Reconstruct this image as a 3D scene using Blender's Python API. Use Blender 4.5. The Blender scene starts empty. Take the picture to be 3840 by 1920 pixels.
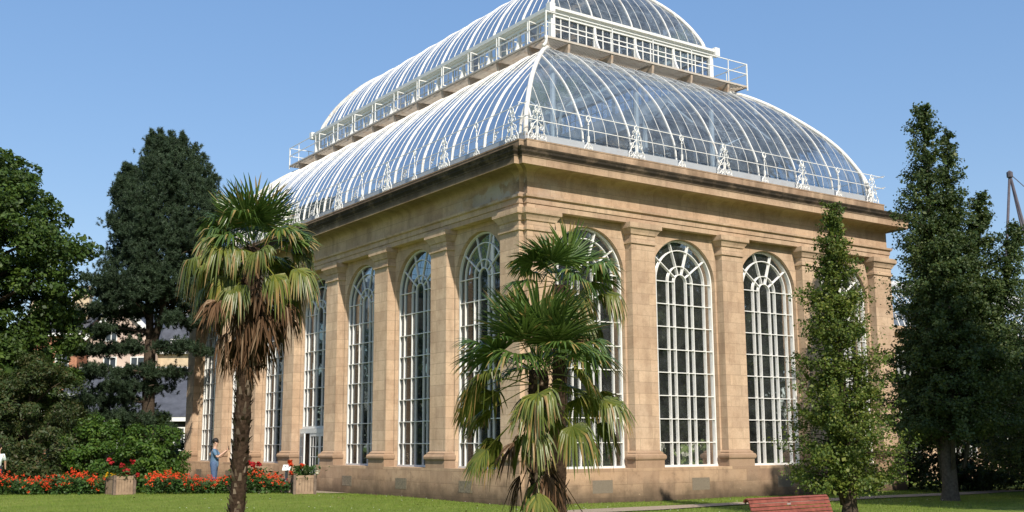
import bpy, bmesh, math, random
import numpy as np
from mathutils import Vector, Matrix
random.seed(11)
rng = np.random.default_rng(7)
scene = bpy.context.scene
COL = scene.collection
R = math.radians

# ------------------------------------------------------------------ camera
cam_d = bpy.data.cameras.new('camera')
cam = bpy.data.objects.new('camera', cam_d); COL.objects.link(cam)
cam_d.sensor_width = 36; cam_d.lens = 36 * 4155.2 / 3840
cam_d.clip_start = 0.1; cam_d.clip_end = 3000
cr = Vector((.8222818, -.56906402, -.00433313)); cu = Vector((-.09214677, -.14065561, .98576111)); cf = Vector((.56157066, .81017414, .16809595))
M = Matrix((cr, cu, -cf)).transposed().to_4x4(); M.translation = (-19.3688, -27.4195, 1.65)
cam.matrix_world = M
scene.camera = cam

# ------------------------------------------------------------------ sky and sun
SUNV = Vector((-.245, -1, .86)).normalized()
EL = math.asin(SUNV.z)
world = bpy.data.worlds.new('World'); scene.world = world; world.use_nodes = True
wn = world.node_tree
sky = wn.nodes.new('ShaderNodeTexSky'); sky.sky_type = 'NISHITA'; sky.sun_disc = False
sky.sun_elevation = EL; sky.sun_rotation = math.atan2(SUNV.x, SUNV.y)
sky.altitude = 0; sky.air_density = 1.0; sky.dust_density = .6; sky.ozone_density = 3.0
bg = wn.nodes['Background']; bg.inputs['Strength'].default_value = 0.15
gm = wn.nodes.new('ShaderNodeGamma'); gm.inputs['Gamma'].default_value = .45; wn.links.new(sky.outputs[0], gm.inputs['Color'])   # the clear sky was very even
hs = wn.nodes.new('ShaderNodeHueSaturation'); hs.inputs['Hue'].default_value = .511; hs.inputs['Saturation'].default_value = 1.78; hs.inputs['Value'].default_value = 2.13
wn.links.new(gm.outputs[0], hs.inputs['Color']); wn.links.new(hs.outputs[0], bg.inputs['Color'])
sun_d = bpy.data.lights.new('sun', 'SUN'); sun_d.energy = 4.6; sun_d.angle = R(.53); sun_d.color = (1, .93, .82)
sun = bpy.data.objects.new('sun', sun_d); COL.objects.link(sun)
sun.rotation_euler = SUNV.to_track_quat('Z', 'Y').to_euler()
scene.view_settings.view_transform = 'Standard'; scene.view_settings.look = 'None'
scene.view_settings.gamma = 1; scene.view_settings.exposure = 0.25
scene.render.engine = 'CYCLES'
scene.cycles.transparent_max_bounces = 24; scene.cycles.max_bounces = 8

# ------------------------------------------------------------------ node helpers
def newmat(name):
    m = bpy.data.materials.new(name); m.use_nodes = True
    return m, m.node_tree, m.node_tree.nodes['Principled BSDF']
def nd(nt, kind, **kw):
    n = nt.nodes.new(kind)
    for k, v in kw.items():
        if k in n.inputs.keys(): n.inputs[k].default_value = v
        else: setattr(n, k, v)
    return n
def math_(nt, op, a, b=None, clamp=False):
    n = nt.nodes.new('ShaderNodeMath'); n.operation = op; n.use_clamp = clamp
    for i, v in enumerate((a, b)):
        if v is None: continue
        if isinstance(v, (int, float)): n.inputs[i].default_value = v
        else: nt.links.new(v, n.inputs[i])
    return n.outputs[0]
def mixc(nt, f, a, b, mode='MIX'):
    n = nt.nodes.new('ShaderNodeMix'); n.data_type = 'RGBA'; n.blend_type = mode
    for i, v in ((0, f), (6, a), (7, b)):
        if isinstance(v, (int, float)): n.inputs[i].default_value = v
        elif isinstance(v, tuple): n.inputs[i].default_value = (*v[:3], 1)
        else: nt.links.new(v, n.inputs[i])
    return n.outputs[2]
def ramp(nt, f, stops):
    n = nt.nodes.new('ShaderNodeValToRGB'); e = n.color_ramp.elements
    while len(e) < len(stops): e.new(.5)
    for el, (p, c) in zip(e, stops):
        el.position = p; el.color = (*c, 1) if isinstance(c, tuple) else (c, c, c, 1)
    nt.links.new(f, n.inputs[0]); return n.outputs[0]
def noise(nt, vec, scale, detail=4, rough=.55, stretch=None):
    if stretch:
        mp = nt.nodes.new('ShaderNodeMapping'); mp.inputs['Scale'].default_value = stretch
        nt.links.new(vec, mp.inputs['Vector']); vec = mp.outputs[0]
    n = nd(nt, 'ShaderNodeTexNoise', Scale=scale, Detail=detail, Roughness=rough)
    nt.links.new(vec, n.inputs['Vector']); return n.outputs['Fac']
def bump(nt, h, strength, dist, p):
    b = nd(nt, 'ShaderNodeBump', Strength=strength, Distance=dist)
    nt.links.new(h, b.inputs['Height']); nt.links.new(b.outputs[0], p.inputs['Normal'])
def world_pos(nt):
    return nt.nodes.new('ShaderNodeNewGeometry')

# ------------------------------------------------------------------ materials
def stone_mat(name, base_a, base_b, bw=1.05, bh=.366, lichen=0., damp=0., bloom=False):
    m, nt, p = newmat(name); L = nt.links
    g = world_pos(nt); pos = g.outputs['Position']
    sp = nt.nodes.new('ShaderNodeSeparateXYZ'); L.new(pos, sp.inputs[0])
    sn = nt.nodes.new('ShaderNodeSeparateXYZ'); L.new(g.outputs['True Normal'], sn.inputs[0])
    ax = math_(nt, 'ABSOLUTE', sn.outputs[0]); ay = math_(nt, 'ABSOLUTE', sn.outputs[1])
    f = math_(nt, 'GREATER_THAN', ax, ay)
    mx = nt.nodes.new('ShaderNodeMix'); mx.data_type = 'FLOAT'
    L.new(f, mx.inputs[0]); L.new(sp.outputs[0], mx.inputs[2]); L.new(sp.outputs[1], mx.inputs[3])
    cb = nt.nodes.new('ShaderNodeCombineXYZ'); L.new(mx.outputs[0], cb.inputs[0]); L.new(sp.outputs[2], cb.inputs[1])
    br = nd(nt, 'ShaderNodeTexBrick', Scale=1.0); br.offset = .5
    br.inputs['Brick Width'].default_value = bw; br.inputs['Row Height'].default_value = bh
    br.inputs['Mortar Size'].default_value = .011; br.inputs['Mortar Smooth'].default_value = .4; br.inputs['Bias'].default_value = 0
    br.inputs['Color1'].default_value = (*base_a, 1); br.inputs['Color2'].default_value = (*base_b, 1)
    br.inputs['Mortar'].default_value = (*[c * .60 for c in base_a], 1)
    L.new(cb.outputs[0], br.inputs['Vector'])
    c = br.outputs['Color']
    n1 = noise(nt, pos, .55, 5); n2 = noise(nt, pos, 3.2, 6, .65); n3 = noise(nt, pos, 2.2, 5, .6, (1, 1, .16)); n4 = noise(nt, pos, 26, 4, .7)
    c = mixc(nt, ramp(nt, n1, [(.35, 0.), (.65, 1.)]), c, mixc(nt, .4, c, (.46, .29, .17)))
    c = mixc(nt, ramp(nt, n2, [(.45, 0.), (.75, .42)]), c, (.29, .17, .10))
    c = mixc(nt, ramp(nt, n3, [(.50, 0.), (.78, .50)]), c, (.20, .13, .085))
    c = mixc(nt, ramp(nt, n4, [(.3, .22), (.6, 0.)]), c, (.15, .10, .07))
    z = sp.outputs[2]
    if damp:
        zz = math_(nt, 'ADD', z, math_(nt, 'MULTIPLY', noise(nt, pos, 1.7, 5, .65), -.9))
        dm = ramp(nt, math_(nt, 'ADD', zz, .8), [(.12, damp), (.45, damp * .7), (.95, 0.)])
        c = mixc(nt, dm, c, (.075, .055, .037))
        c = mixc(nt, ramp(nt, n2, [(.56, 0.), (.74, .5)]), c, (.13, .105, .075))
        c = mixc(nt, ramp(nt, noise(nt, pos, 5., 5, .7), [(.66, 0.), (.71, .8)]), c, (.52, .38, .26))
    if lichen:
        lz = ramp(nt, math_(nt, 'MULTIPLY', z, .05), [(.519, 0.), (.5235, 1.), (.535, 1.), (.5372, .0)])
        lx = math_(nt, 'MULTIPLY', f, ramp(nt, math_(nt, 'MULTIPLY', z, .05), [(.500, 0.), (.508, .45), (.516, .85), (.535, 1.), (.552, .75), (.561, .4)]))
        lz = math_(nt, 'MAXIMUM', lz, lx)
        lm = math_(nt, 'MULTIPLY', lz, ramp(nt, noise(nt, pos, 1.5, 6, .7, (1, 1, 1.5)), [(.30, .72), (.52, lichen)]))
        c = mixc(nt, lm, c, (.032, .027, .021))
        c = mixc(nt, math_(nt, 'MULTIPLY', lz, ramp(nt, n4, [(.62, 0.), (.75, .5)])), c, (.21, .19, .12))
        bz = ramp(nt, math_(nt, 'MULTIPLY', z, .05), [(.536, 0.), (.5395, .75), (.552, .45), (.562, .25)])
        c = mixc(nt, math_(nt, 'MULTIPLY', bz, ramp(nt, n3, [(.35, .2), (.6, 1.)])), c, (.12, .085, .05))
    if bloom:
        # pale flaking patches round the wet corner of the frieze
        d = nt.nodes.new('ShaderNodeVectorMath'); d.operation = 'DISTANCE'; L.new(pos, d.inputs[0]); d.inputs[1].default_value = (0, .6, 9.3)
        near = math_(nt, 'MULTIPLY', ramp(nt, math_(nt, 'MULTIPLY', d.outputs['Value'], .2), [(.2, 1.), (.85, 0.)]), ramp(nt, math_(nt, 'MULTIPLY', z, .05), [(.462, 0.), (.47, 1.), (.494, 1.), (.502, 0.)]))
        pm = math_(nt, 'MULTIPLY', near, ramp(nt, noise(nt, pos, 1.5, 6, .62), [(.49, 0.), (.55, .8)]))
        isx = math_(nt, 'MULTIPLY', f, .75)
        c = mixc(nt, math_(nt, 'MULTIPLY', near, math_(nt, 'MULTIPLY', f, ramp(nt, noise(nt, pos, 1.1, 5, .6), [(.34, 0.), (.58, .7)]))), c, (.15, .11, .078))
        c = mixc(nt, math_(nt, 'MULTIPLY', pm, math_(nt, 'ADD', isx, .25)), c, (.52, .465, .41))
    L.new(c, p.inputs['Base Color']); p.inputs['Roughness'].default_value = .92; p.inputs['Specular IOR Level'].default_value = .15; p.inputs['Diffuse Roughness'].default_value = 1.0
    h = math_(nt, 'ADD', math_(nt, 'MULTIPLY', br.outputs['Fac'], -.6), math_(nt, 'ADD', n4, math_(nt, 'MULTIPLY', n2, .8)))
    bump(nt, h, .35, .012, p)
    return m
SA, SB = (.71, .54, .375), (.55, .41, .29)
M_stone = stone_mat('sandstone', SA, SB)
M_plinth = stone_mat('plinth_stone', (.56, .40, .26), (.31, .215, .15), 1.35, .40, damp=.95)
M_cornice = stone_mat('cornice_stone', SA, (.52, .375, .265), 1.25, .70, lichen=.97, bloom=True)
M_base = stone_mat('base_stone', (.40, .28, .19), (.34, .24, .17), 3, 2)

def paint_mat(name, col, rust=0., rough=.45):
    m, nt, p = newmat(name); pos = world_pos(nt).outputs['Position']
    n = noise(nt, pos, 6, 5, .65); n2 = noise(nt, pos, 1.3, 4)
    c = mixc(nt, ramp(nt, n, [(.42, 0.), (.8, .35)]), col, tuple(x * .72 for x in col))
    if rust:
        c = mixc(nt, ramp(nt, math_(nt, 'ADD', math_(nt, 'MULTIPLY', n, .6), math_(nt, 'MULTIPLY', n2, .4)), [(.52, 0.), (.64, rust)]), c, (.36, .19, .09))
    nt.links.new(c, p.inputs['Base Color']); p.inputs['Roughness'].default_value = rough
    bump(nt, n, .08, .004, p); return m
M_white = paint_mat('white_paint', (.80, .79, .75), .0)
M_rib = paint_mat('rib_paint', (.76, .74, .69), .35)
M_hip = paint_mat('hip_paint', (.76, .73, .67), .5)
M_rust = paint_mat('rusty_iron', (.42, .33, .25), .85, .8)
M_greywhite = paint_mat('apron_glass_white', (.40, .42, .44), .1, .3)
M_iron = paint_mat('grey_iron', (.20, .21, .22), .0)
M_slat = paint_mat('walkway_iron', (.50, .44, .37), .45, .7)

def glass_mat(name, tint, dirt_haze=.05, dirt_haze_col=(.5, .5, .48), arc=False, ior=1.5, bs=.03):
    m, nt, p = newmat(name); L = nt.links
    nt.nodes.remove(p); out = [n for n in nt.nodes if n.type == 'OUTPUT_MATERIAL'][0]
    pos = world_pos(nt).outputs['Position']
    tr = nd(nt, 'ShaderNodeBsdfTransparent'); tr.inputs[0].default_value = (*tint, 1)
    gl = nd(nt, 'ShaderNodeBsdfGlossy', Roughness=.03)
    b = nd(nt, 'ShaderNodeBump', Strength=bs, Distance=.2); L.new(noise(nt, pos, 1.7, 2), b.inputs['Height'])
    L.new(b.outputs[0], gl.inputs['Normal'])
    fr = nd(nt, 'ShaderNodeFresnel', IOR=ior); L.new(b.outputs[0], fr.inputs['Normal'])
    m1 = nt.nodes.new('ShaderNodeMixShader'); L.new(math_(nt, 'MULTIPLY', fr.outputs[0], 1.5, True), m1.inputs[0]); L.new(tr.outputs[0], m1.inputs[1]); L.new(gl.outputs[0], m1.inputs[2])
    df = nd(nt, 'ShaderNodeBsdfDiffuse'); df.inputs[0].default_value = (*dirt_haze_col, 1)  # diffuse film: grime, plus haze painted in to pale the glass
    f = ramp(nt, noise(nt, pos, 2.3, 5, .6), [(.3, dirt_haze * .4), (.75, dirt_haze * 1.8)])
    if arc:
        at = nt.nodes.new('ShaderNodeAttribute'); at.attribute_name = 'arc'
        fc = math_(nt, 'FRACT', math_(nt, 'MULTIPLY', at.outputs['Fac'], 1.55))
        lap = math_(nt, 'LESS_THAN', fc, .04)
        f = math_(nt, 'ADD', f, math_(nt, 'MULTIPLY', lap, .14), True)
    m2 = nt.nodes.new('ShaderNodeMixShader'); L.new(f, m2.inputs[0]); L.new(m1.outputs[0], m2.inputs[1]); L.new(df.outputs[0], m2.inputs[2])
    L.new(m2.outputs[0], out.inputs[0]); return m
M_wglass = glass_mat('window_glass', (.52, .57, .56), .05, (.42, .44, .44))
M_dglass = glass_mat('dome_glass', (.68, .77, .85), .17, (.36, .42, .49), True, 1.5, .10)  # bluish film colour also stands in for pale haze and the lit interior
M_cglass = glass_mat('clerestory_glass', (.80, .86, .92), .05)

def simple_mat(name, col, rough=.7, var=.3, scale=8, spec=.3, bmp=.1):
    m, nt, p = newmat(name); pos = world_pos(nt).outputs['Position']
    n = noise(nt, pos, scale, 5, .6)
    c = mixc(nt, ramp(nt, n, [(.3, 0.), (.7, 1.)]), tuple(x * (1 + var) for x in col), tuple(x * (1 - var) for x in col))
    nt.links.new(c, p.inputs['Base Color']); p.inputs['Roughness'].default_value = rough; p.inputs['Specular IOR Level'].default_value = spec
    if bmp: bump(nt, n, bmp, .02, p)
    return m
def leaf_mat(name, cols, rough=.55, trans=.25, spec=.35, tip=None):
    m, nt, p = newmat(name); L = nt.links
    out = [n for n in nt.nodes if n.type == 'OUTPUT_MATERIAL'][0]
    g = nt.nodes.new('ShaderNodeNewGeometry')
    k = len(cols); c = ramp(nt, g.outputs['Random Per Island'], [(i / (k - 1), cc) for i, cc in enumerate(cols)])
    c = mixc(nt, ramp(nt, noise(nt, g.outputs['Position'], 1.1, 3), [(.38, 0.), (.62, .62)]), c, tuple(x * .7 for x in cols[0]))
    if tip:
        at = nt.nodes.new('ShaderNodeAttribute'); at.attribute_name = 'tip'
        tf = math_(nt, 'ADD', at.outputs['Fac'], math_(nt, 'MULTIPLY', math_(nt, 'SUBTRACT', g.outputs['Random Per Island'], .5), .9))
        c = mixc(nt, ramp(nt, tf, [(tip[1], 0.), (tip[1] + .22, 1.)]), c, tip[0])
    L.new(c, p.inputs['Base Color']); p.inputs['Roughness'].default_value = rough; p.inputs['Specular IOR Level'].default_value = spec
    if trans:
        tl = nt.nodes.new('ShaderNodeBsdfTranslucent'); L.new(mixc(nt, .5, c, (.12, .16, .02), 'ADD'), tl.inputs[0])
        mx = nt.nodes.new('ShaderNodeMixShader'); mx.inputs[0].default_value = trans
        L.new(p.outputs[0], mx.inputs[1]); L.new(tl.outputs[0], mx.inputs[2]); L.new(mx.outputs[0], out.inputs[0])
    return m
M_leaf_lime = leaf_mat('broadleaf', [(.03, .062, .010), (.058, .108, .016), (.10, .15, .022)])
M_leaf_dull = leaf_mat('dull_leaf', [(.034, .06, .016), (.055, .085, .02), (.10, .075, .028)])
M_leaf_bright = leaf_mat('bright_leaf', [(.035, .085, .010), (.065, .13, .015), (.11, .17, .02)])
M_leaf_spire = leaf_mat('beech_leaf', [(.058, .10, .014), (.115, .16, .022), (.215, .225, .04)])
M_leaf_far = leaf_mat('dark_beech_leaf', [(.034, .066, .020), (.064, .10, .028), (.12, .145, .038)])
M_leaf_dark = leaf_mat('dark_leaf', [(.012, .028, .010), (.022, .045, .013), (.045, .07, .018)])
M_pine = leaf_mat('pine_needles', [(.022, .045, .022), (.042, .072, .034), (.072, .108, .05)], .6, .1)
M_bed = leaf_mat('bedding_leaf', [(.03, .07, .012), (.05, .11, .018), (.08, .15, .03)])
M_red = leaf_mat('red_petals', [(.75, .06, .012), (.85, .10, .015), (.70, .03, .012)], .6, .25)
M_crimson = leaf_mat('crimson_petals', [(.35, .01, .015), (.5, .015, .02), (.6, .05, .03)], .6, .2)
M_yellow = leaf_mat('yellow_petals', [(.85, .5, .01), (.9, .6, .02), (.8, .45, .01)], .6, .2)
M_palm = leaf_mat('palm_green', [(.055, .105, .018), (.10, .16, .03), (.18, .235, .065)], .32, .22, .55, ((.30, .22, .07), .98))
M_palm_old = leaf_mat('palm_olive', [(.09, .125, .017), (.17, .185, .03), (.30, .26, .055)], .42, .22, .5, ((.32, .20, .07), .86))
M_palm_dead = leaf_mat('palm_dead', [(.095, .052, .028), (.17, .095, .052), (.30, .205, .13)], .8, .12, .1)
M_grass = leaf_mat('grass_blade', [(.13, .21, .02), (.19, .27, .034), (.25, .30, .05)])
M_banana = leaf_mat('banana_leaf', [(.07, .17, .025), (.13, .25, .04), (.22, .30, .07)], .4, .3, .5)
M_bark = simple_mat('bark', (.065, .048, .034), .9, .45, 14, .1, .5)
M_bark_pale = simple_mat('grey_bark', (.085, .075, .06), .9, .4, 12, .1, .5)
M_fibre = simple_mat('palm_fibre', (.045, .029, .019), .95, .6, 22, .05, .8)
M_stub = leaf_mat('leaf_base', [(.035, .022, .015), (.10, .065, .042), (.30, .23, .17)], .85, 0, .1)

def lawn_mat():
    m, nt, p = newmat('lawn_grass'); pos = world_pos(nt).outputs['Position']
    a = noise(nt, pos, .35, 5); b = noise(nt, pos, 3., 6, .7); c3 = noise(nt, pos, 60, 3, .7)
    c = mixc(nt, ramp(nt, a, [(.3, 0.), (.7, 1.)]), (.165, .215, .042), (.235, .27, .062))
    c = mixc(nt, ramp(nt, noise(nt, pos, .9, 4, .6, (.4, 1.6, 1)), [(.42, 0.), (.62, .45)]), c, (.10, .165, .02))
    c = mixc(nt, ramp(nt, b, [(.5, 0.), (.75, .55)]), c, (.28, .265, .075))
    c = mixc(nt, ramp(nt, c3, [(.35, .5), (.6, 0.)]), c, (.10, .16, .018))
    nt.links.new(c, p.inputs['Base Color']); p.inputs['Roughness'].default_value = .9; p.inputs['Specular IOR Level'].default_value = .1
    bump(nt, math_(nt, 'ADD', c3, b), .6, .05, p); return m
M_lawn = lawn_mat()
M_gravel = simple_mat('gravel', (.34, .27, .20), .95, .25, 30, .1, .4)
M_soil = simple_mat('soil', (.05, .038, .028), 1, .4, 9, 0, .5)

# ------------------------------------------------------------------ mesh helpers
class MB:
    def __init__(s): s.v = []; s.f = []
    def add(s, vs, fs, mp=None):
        o = len(s.v)
        s.v += [mp(*p) if mp else tuple(p) for p in vs]
        s.f += [tuple(i + o for i in f) for f in fs]
    def box(s, a, b, mp=None):
        (x0, y0, z0), (x1, y1, z1) = a, b
        s.add([(x0, y0, z0), (x1, y0, z0), (x1, y1, z0), (x0, y1, z0), (x0, y0, z1), (x1, y0, z1), (x1, y1, z1), (x0, y1, z1)],
              [(0, 3, 2, 1), (4, 5, 6, 7), (0, 1, 5, 4), (1, 2, 6, 5), (2, 3, 7, 6), (3, 0, 4, 7)], mp)
    def bar(s, a, b, w, h=None, up=(0, 0, 1)):
        a, b = Vector(a), Vector(b); h = h or w; d = (b - a).normalized(); u = Vector(up)
        if abs(d.dot(u)) > .98: u = Vector((1, 0, 0))
        sd = d.cross(u).normalized() * (w / 2); uu = sd.cross(d).normalized() * (h / 2)
        vs = [p + i * sd + j * uu for p in (a, b) for i, j in ((-1, -1), (1, -1), (1, 1), (-1, 1))]
        s.add([tuple(q) for q in vs], [(0, 1, 2, 3), (7, 6, 5, 4), (0, 4, 5, 1), (1, 5, 6, 2), (2, 6, 7, 3), (3, 7, 4, 0)])
    def tube(s, pts, rad, n=6, cap=True, jit=0):
        pts = [Vector(p) for p in pts]; k = len(pts)
        if isinstance(rad, (int, float)): rad = [rad] * k
        prev = None; rings = []
        for i, p in enumerate(pts):
            d = (pts[min(i + 1, k - 1)] - pts[max(i - 1, 0)]).normalized()
            if prev is None:
                u = d.cross(Vector((0, 0, 1)));
                if u.length < .1: u = d.cross(Vector((1, 0, 0)))
            else: u = prev - d * prev.dot(d)
            u.normalize(); prev = u; w = d.cross(u)
            rings.append([tuple(p + (u * math.cos(2 * math.pi * j / n) + w * math.sin(2 * math.pi * j / n)) * rad[i] * (1 + (random.uniform(-jit, jit) if jit else 0))) for j in range(n)])
        vs = [q for r in rings for q in r]; fs = []
        for i in range(k - 1):
            for j in range(n):
                fs.append((i * n + j, i * n + (j + 1) % n, (i + 1) * n + (j + 1) % n, (i + 1) * n + j))
        if cap: fs += [tuple(range(n - 1, -1, -1)), tuple((k - 1) * n + j for j in range(n))]
        s.add(vs, fs)
    def rings(s, loops, close=True, cap=True, mp=None):
        k = len(loops); n = len(loops[0]); vs = [q for l in loops for q in l]; fs = []
        for i in range(k - 1):
            for j in range(n if close else n - 1):
                fs.append((i * n + j, i * n + (j + 1) % n, (i + 1) * n + (j + 1) % n, (i + 1) * n + j))
        if cap: fs += [tuple(range(n - 1, -1, -1)), tuple((k - 1) * n + j for j in range(n))]
        s.add(vs, fs, mp)
    def lathe(s, c, prof, n=16):
        s.rings([[(c[0] + r * math.cos(2 * math.pi * j / n), c[1] + r * math.sin(2 * math.pi * j / n), c[2] + z) for j in range(n)] for r, z in prof])
    def build(s, name, mat, parent=None, smooth=False, recalc=True):
        me = bpy.data.meshes.new(name); me.from_pydata([tuple(v) for v in s.v], [], s.f)
        if recalc:
            bm = bmesh.new(); bm.from_mesh(me); bmesh.ops.recalc_face_normals(bm, faces=bm.faces); bm.to_mesh(me); bm.free()
        return link(name, me, mat, parent, smooth)
def link(name, me, mat, parent=None, smooth=False):
    if mat: me.materials.append(mat)
    if smooth: me.polygons.foreach_set('use_smooth', [True] * len(me.polygons))
    me.update()
    o = bpy.data.objects.new(name, me); COL.objects.link(o)
    if parent: o.parent = parent
    return o
def npmesh(name, V, mat, parent=None, attr=None, smooth=False):
    """V: (N, k, 3) separate k-gons"""
    n, k = V.shape[:2]; me = bpy.data.meshes.new(name)
    me.vertices.add(n * k); me.vertices.foreach_set('co', V.reshape(-1).astype(np.float32))
    me.loops.add(n * k); me.loops.foreach_set('vertex_index', np.arange(n * k, dtype=np.int32))
    me.polygons.add(n); me.polygons.foreach_set('loop_start', np.arange(0, n * k, k, dtype=np.int32))
    me.update(calc_edges=True); me.validate()
    return link(name, me, mat, parent, smooth)
def tag(o, label, cat, group=None, kind=None):
    o['label'] = label; o['category'] = cat
    if group: o['group'] = group
    if kind: o['kind'] = kind
    return o
def thing(name, label, cat, loc=(0, 0, 0), rz=0, group=None):
    o = bpy.data.objects.new(name, None); COL.objects.link(o); o.location = loc; o.rotation_euler = (0, 0, rz)
    o.empty_display_size = .2
    return tag(o, label, cat, group)
def struct(o): o['kind'] = 'structure'; return o

# ------------------------------------------------------------------ ground
RD = np.array([.8223, -.5691]); FD = np.array([.5697, .8219])        # picture-right and away, on the ground
BED = [(-12.45, 13.15), (-9.24, 10.93), (-8.23, 10.23), (-4.18, 7.43)]
def ground_h(x, y):
    x = np.asarray(x, float); y = np.asarray(y, float)
    a = np.array(BED[0]); b = np.array(BED[3]); ab = b - a
    t = np.clip(((x - a[0]) * ab[0] + (y - a[1]) * ab[1]) / (ab @ ab), 0, 1)
    d = np.hypot(x - a[0] - t * ab[0], y - a[1] - t * ab[1])
    return -.15 + .25 * np.exp(-(d / 3.) ** 2) + .012 * np.sin(x * .9) * np.cos(y * .7)
xs = np.concatenate([[-900, -400, -150, -80], np.arange(-45, 45.1, .75), [80, 150, 400, 900]])
gv = [(x, y, float(ground_h(x, y))) for y in xs for x in xs]; k = len(xs)
mb = MB(); mb.add(gv, [(j * k + i, j * k + i + 1, (j + 1) * k + i + 1, (j + 1) * k + i) for j in range(k - 1) for i in range(k - 1)])
struct(mb.build('lawn', M_lawn, smooth=True))
def strip(name, pts_l, pts_r, mat, dz):
    mb = MB(); n = len(pts_l)
    mb.add([(x, y, float(ground_h(x, y)) + dz) for x, y in pts_l] + [(x, y, float(ground_h(x, y)) + dz) for x, y in pts_r],
           [(i, i + 1, n + i + 1, n + i) for i in range(n - 1)])
    return struct(mb.build(name, mat))
px = np.arange(-4, 31, .5)
strip('path', [(x, -2.62 + .06 * math.sin(x) + (.04 * (x + 4)) * 0) for x in px], [(x, -3.75 + .05 * math.sin(1.3 * x + 1) - .35 * max(0, 3 - x) * .25) for x in px], M_gravel, .028)
py = np.arange(11.5, 45, .5)
strip('gravel_path', [(-.02, y) for y in py], [(-2.6, y) for y in py], M_gravel, .03)

# grass blades, where the lawn shows
N = 150000
gx = rng.uniform(-14, 20, N); gy = rng.uniform(-9, 13, N)
keep = ((gx + 19.37) * FD[0] + (gy + 27.42) * FD[1] > 27.5) & ~((gx > 0) & (gy > 0)) & ~((gy < -2.6) & (gy > -3.8) & (gx > -4))
gx, gy = gx[keep], gy[keep]; n = len(gx); gz = ground_h(gx, gy)
ang = rng.uniform(0, 6.28, n); hh = rng.uniform(.025, .055, n) * np.where(rng.uniform(0, 1, n) < .06, 1.9, 1.); lean = rng.normal(0, .02, (n, 2))
V = np.zeros((n, 3, 3)); wv = .006
V[:, 0] = np.stack([gx - np.cos(ang) * wv, gy - np.sin(ang) * wv, gz], 1); V[:, 1] = np.stack([gx + np.cos(ang) * wv, gy + np.sin(ang) * wv, gz], 1)
V[:, 2] = np.stack([gx + lean[:, 0], gy + lean[:, 1], gz + hh], 1)
tag(npmesh('grass', V, M_grass), 'short mown grass of the lawn round the glasshouse', 'grass', kind='stuff')
dx = rng.uniform(-9, 12, 300); dy = rng.uniform(-6, 8, 300)
keep = ((dx + 19.37) * FD[0] + (dy + 27.42) * FD[1] > 28) & ~((dx > -.1) & (dy > -.1)); dx, dy = dx[keep][:70], dy[keep][:70]
mb = MB()
for x, y in zip(dx, dy): mb.lathe((x, y, float(ground_h(x, y)) + .035), [(.004, 0), (.018, .006), (.004, .012)], 6)
tag(mb.build('daisies', M_white), 'tiny white daisies dotted over the lawn', 'daisies', kind='stuff')

lx = rng.uniform(-12, 14, 400); ly = rng.uniform(-9, 10, 400)
keep = ((lx + 19.37) * FD[0] + (ly + 27.42) * FD[1] > 28) & ~((lx > -.1) & (ly > -.1)); lx, ly = lx[keep][:110], ly[keep][:110]; n = len(lx)
a = rng.uniform(0, 6.28, n); t = np.stack([np.cos(a), np.sin(a), rng.normal(0, .2, n)], 1) * .045; b = np.stack([-np.sin(a), np.cos(a), rng.normal(0, .3, n)], 1) * .03; P = np.stack([lx, ly, ground_h(lx, ly) + .045], 1)
tag(npmesh('fallen_leaves', np.stack([P - t, P + b, P + t, P - b], 1), M_palm_dead), 'scattered brown fallen leaves on the lawn', 'fallen leaves', kind='stuff')

# ------------------------------------------------------------------ the palm house
LX, LY, NN = 18.5, 31.26, .18
Y0, BAY, HW = 2.97, 4.2, 1.5
ZS, ZSP, ZARC, ZB = .93, 7.18, 8.68, 8.94
house = thing('palm_house', 'grand sandstone palm house with tall arched windows and a two-tier curved white glass roof', 'palm house')
SIDES = {'right': (lambda s, d, z: (s, d, z), LX, 4), 'left': (lambda s, d, z: (d, s, z), LY, 7),
         'far': (lambda s, d, z: (s, LY - d, z), LX, 4), 'back': (lambda s, d, z: (LX - d, s, z), LY, 7)}
def centres(L, n):
    w = (L - (n - 1) * BAY) / 2
    return [w + i * BAY for i in range(n)]
def notch_ring(d, z, nn=NN):
    a, b = d, nn + d
    return [(a, b, z), (b, b, z), (b, a, z), (LX - b, a, z), (LX - b, b, z), (LX - a, b, z), (LX - a, LY - b, z), (LX - b, LY - b, z), (LX - b, LY - a, z), (b, LY - a, z), (b, LY - b, z), (a, LY - b, z)]
def sweep(mb, prof): mb.rings([notch_ring(d, z) for d, z in prof], True, False)
# plinth: one ring broken at the door
def ngon_prism(mb, poly, z0, z1):
    n = len(poly); mb.add([(x, y, z0) for x, y in poly] + [(x, y, z1) for x, y in poly],
                          [tuple(range(n - 1, -1, -1)), tuple(range(n, 2 * n))] + [(i, (i + 1) % n, n + (i + 1) % n, n + i) for i in range(n)])
DY0, DY1 = 14.5, 16.85
b = NN
poly = [(0, DY0), (0, b), (b, b), (b, 0), (LX - b, 0), (LX - b, b), (LX, b), (LX, LY - b), (LX - b, LY - b), (LX - b, LY), (b, LY), (b, LY - b), (0, LY - b), (0, DY1),
        (.98, DY1), (.98, LY - .98), (LX - .98, LY - .98), (LX - .98, .98), (.98, .98), (.98, DY0)]
mb = MB(); ngon_prism(mb, poly, -.5, .9); mb.build('plinth', M_plinth, house)
M_vent_pale = simple_mat('vent_slab', (.27, .215, .15), .9, .35, 14)
M_vent = simple_mat('vent_iron', (.19, .155, .115), .85, .3, 40)
for x0, x1 in ((2.64, 3.45), (6.87, 7.67), (11.0, 11.85), (15.2, 16.0)):
    mb = MB(); mb.box((x0, -.004, .15), (x1, .02, .55)); mb.build('plinth_vent', M_vent, house)
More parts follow.
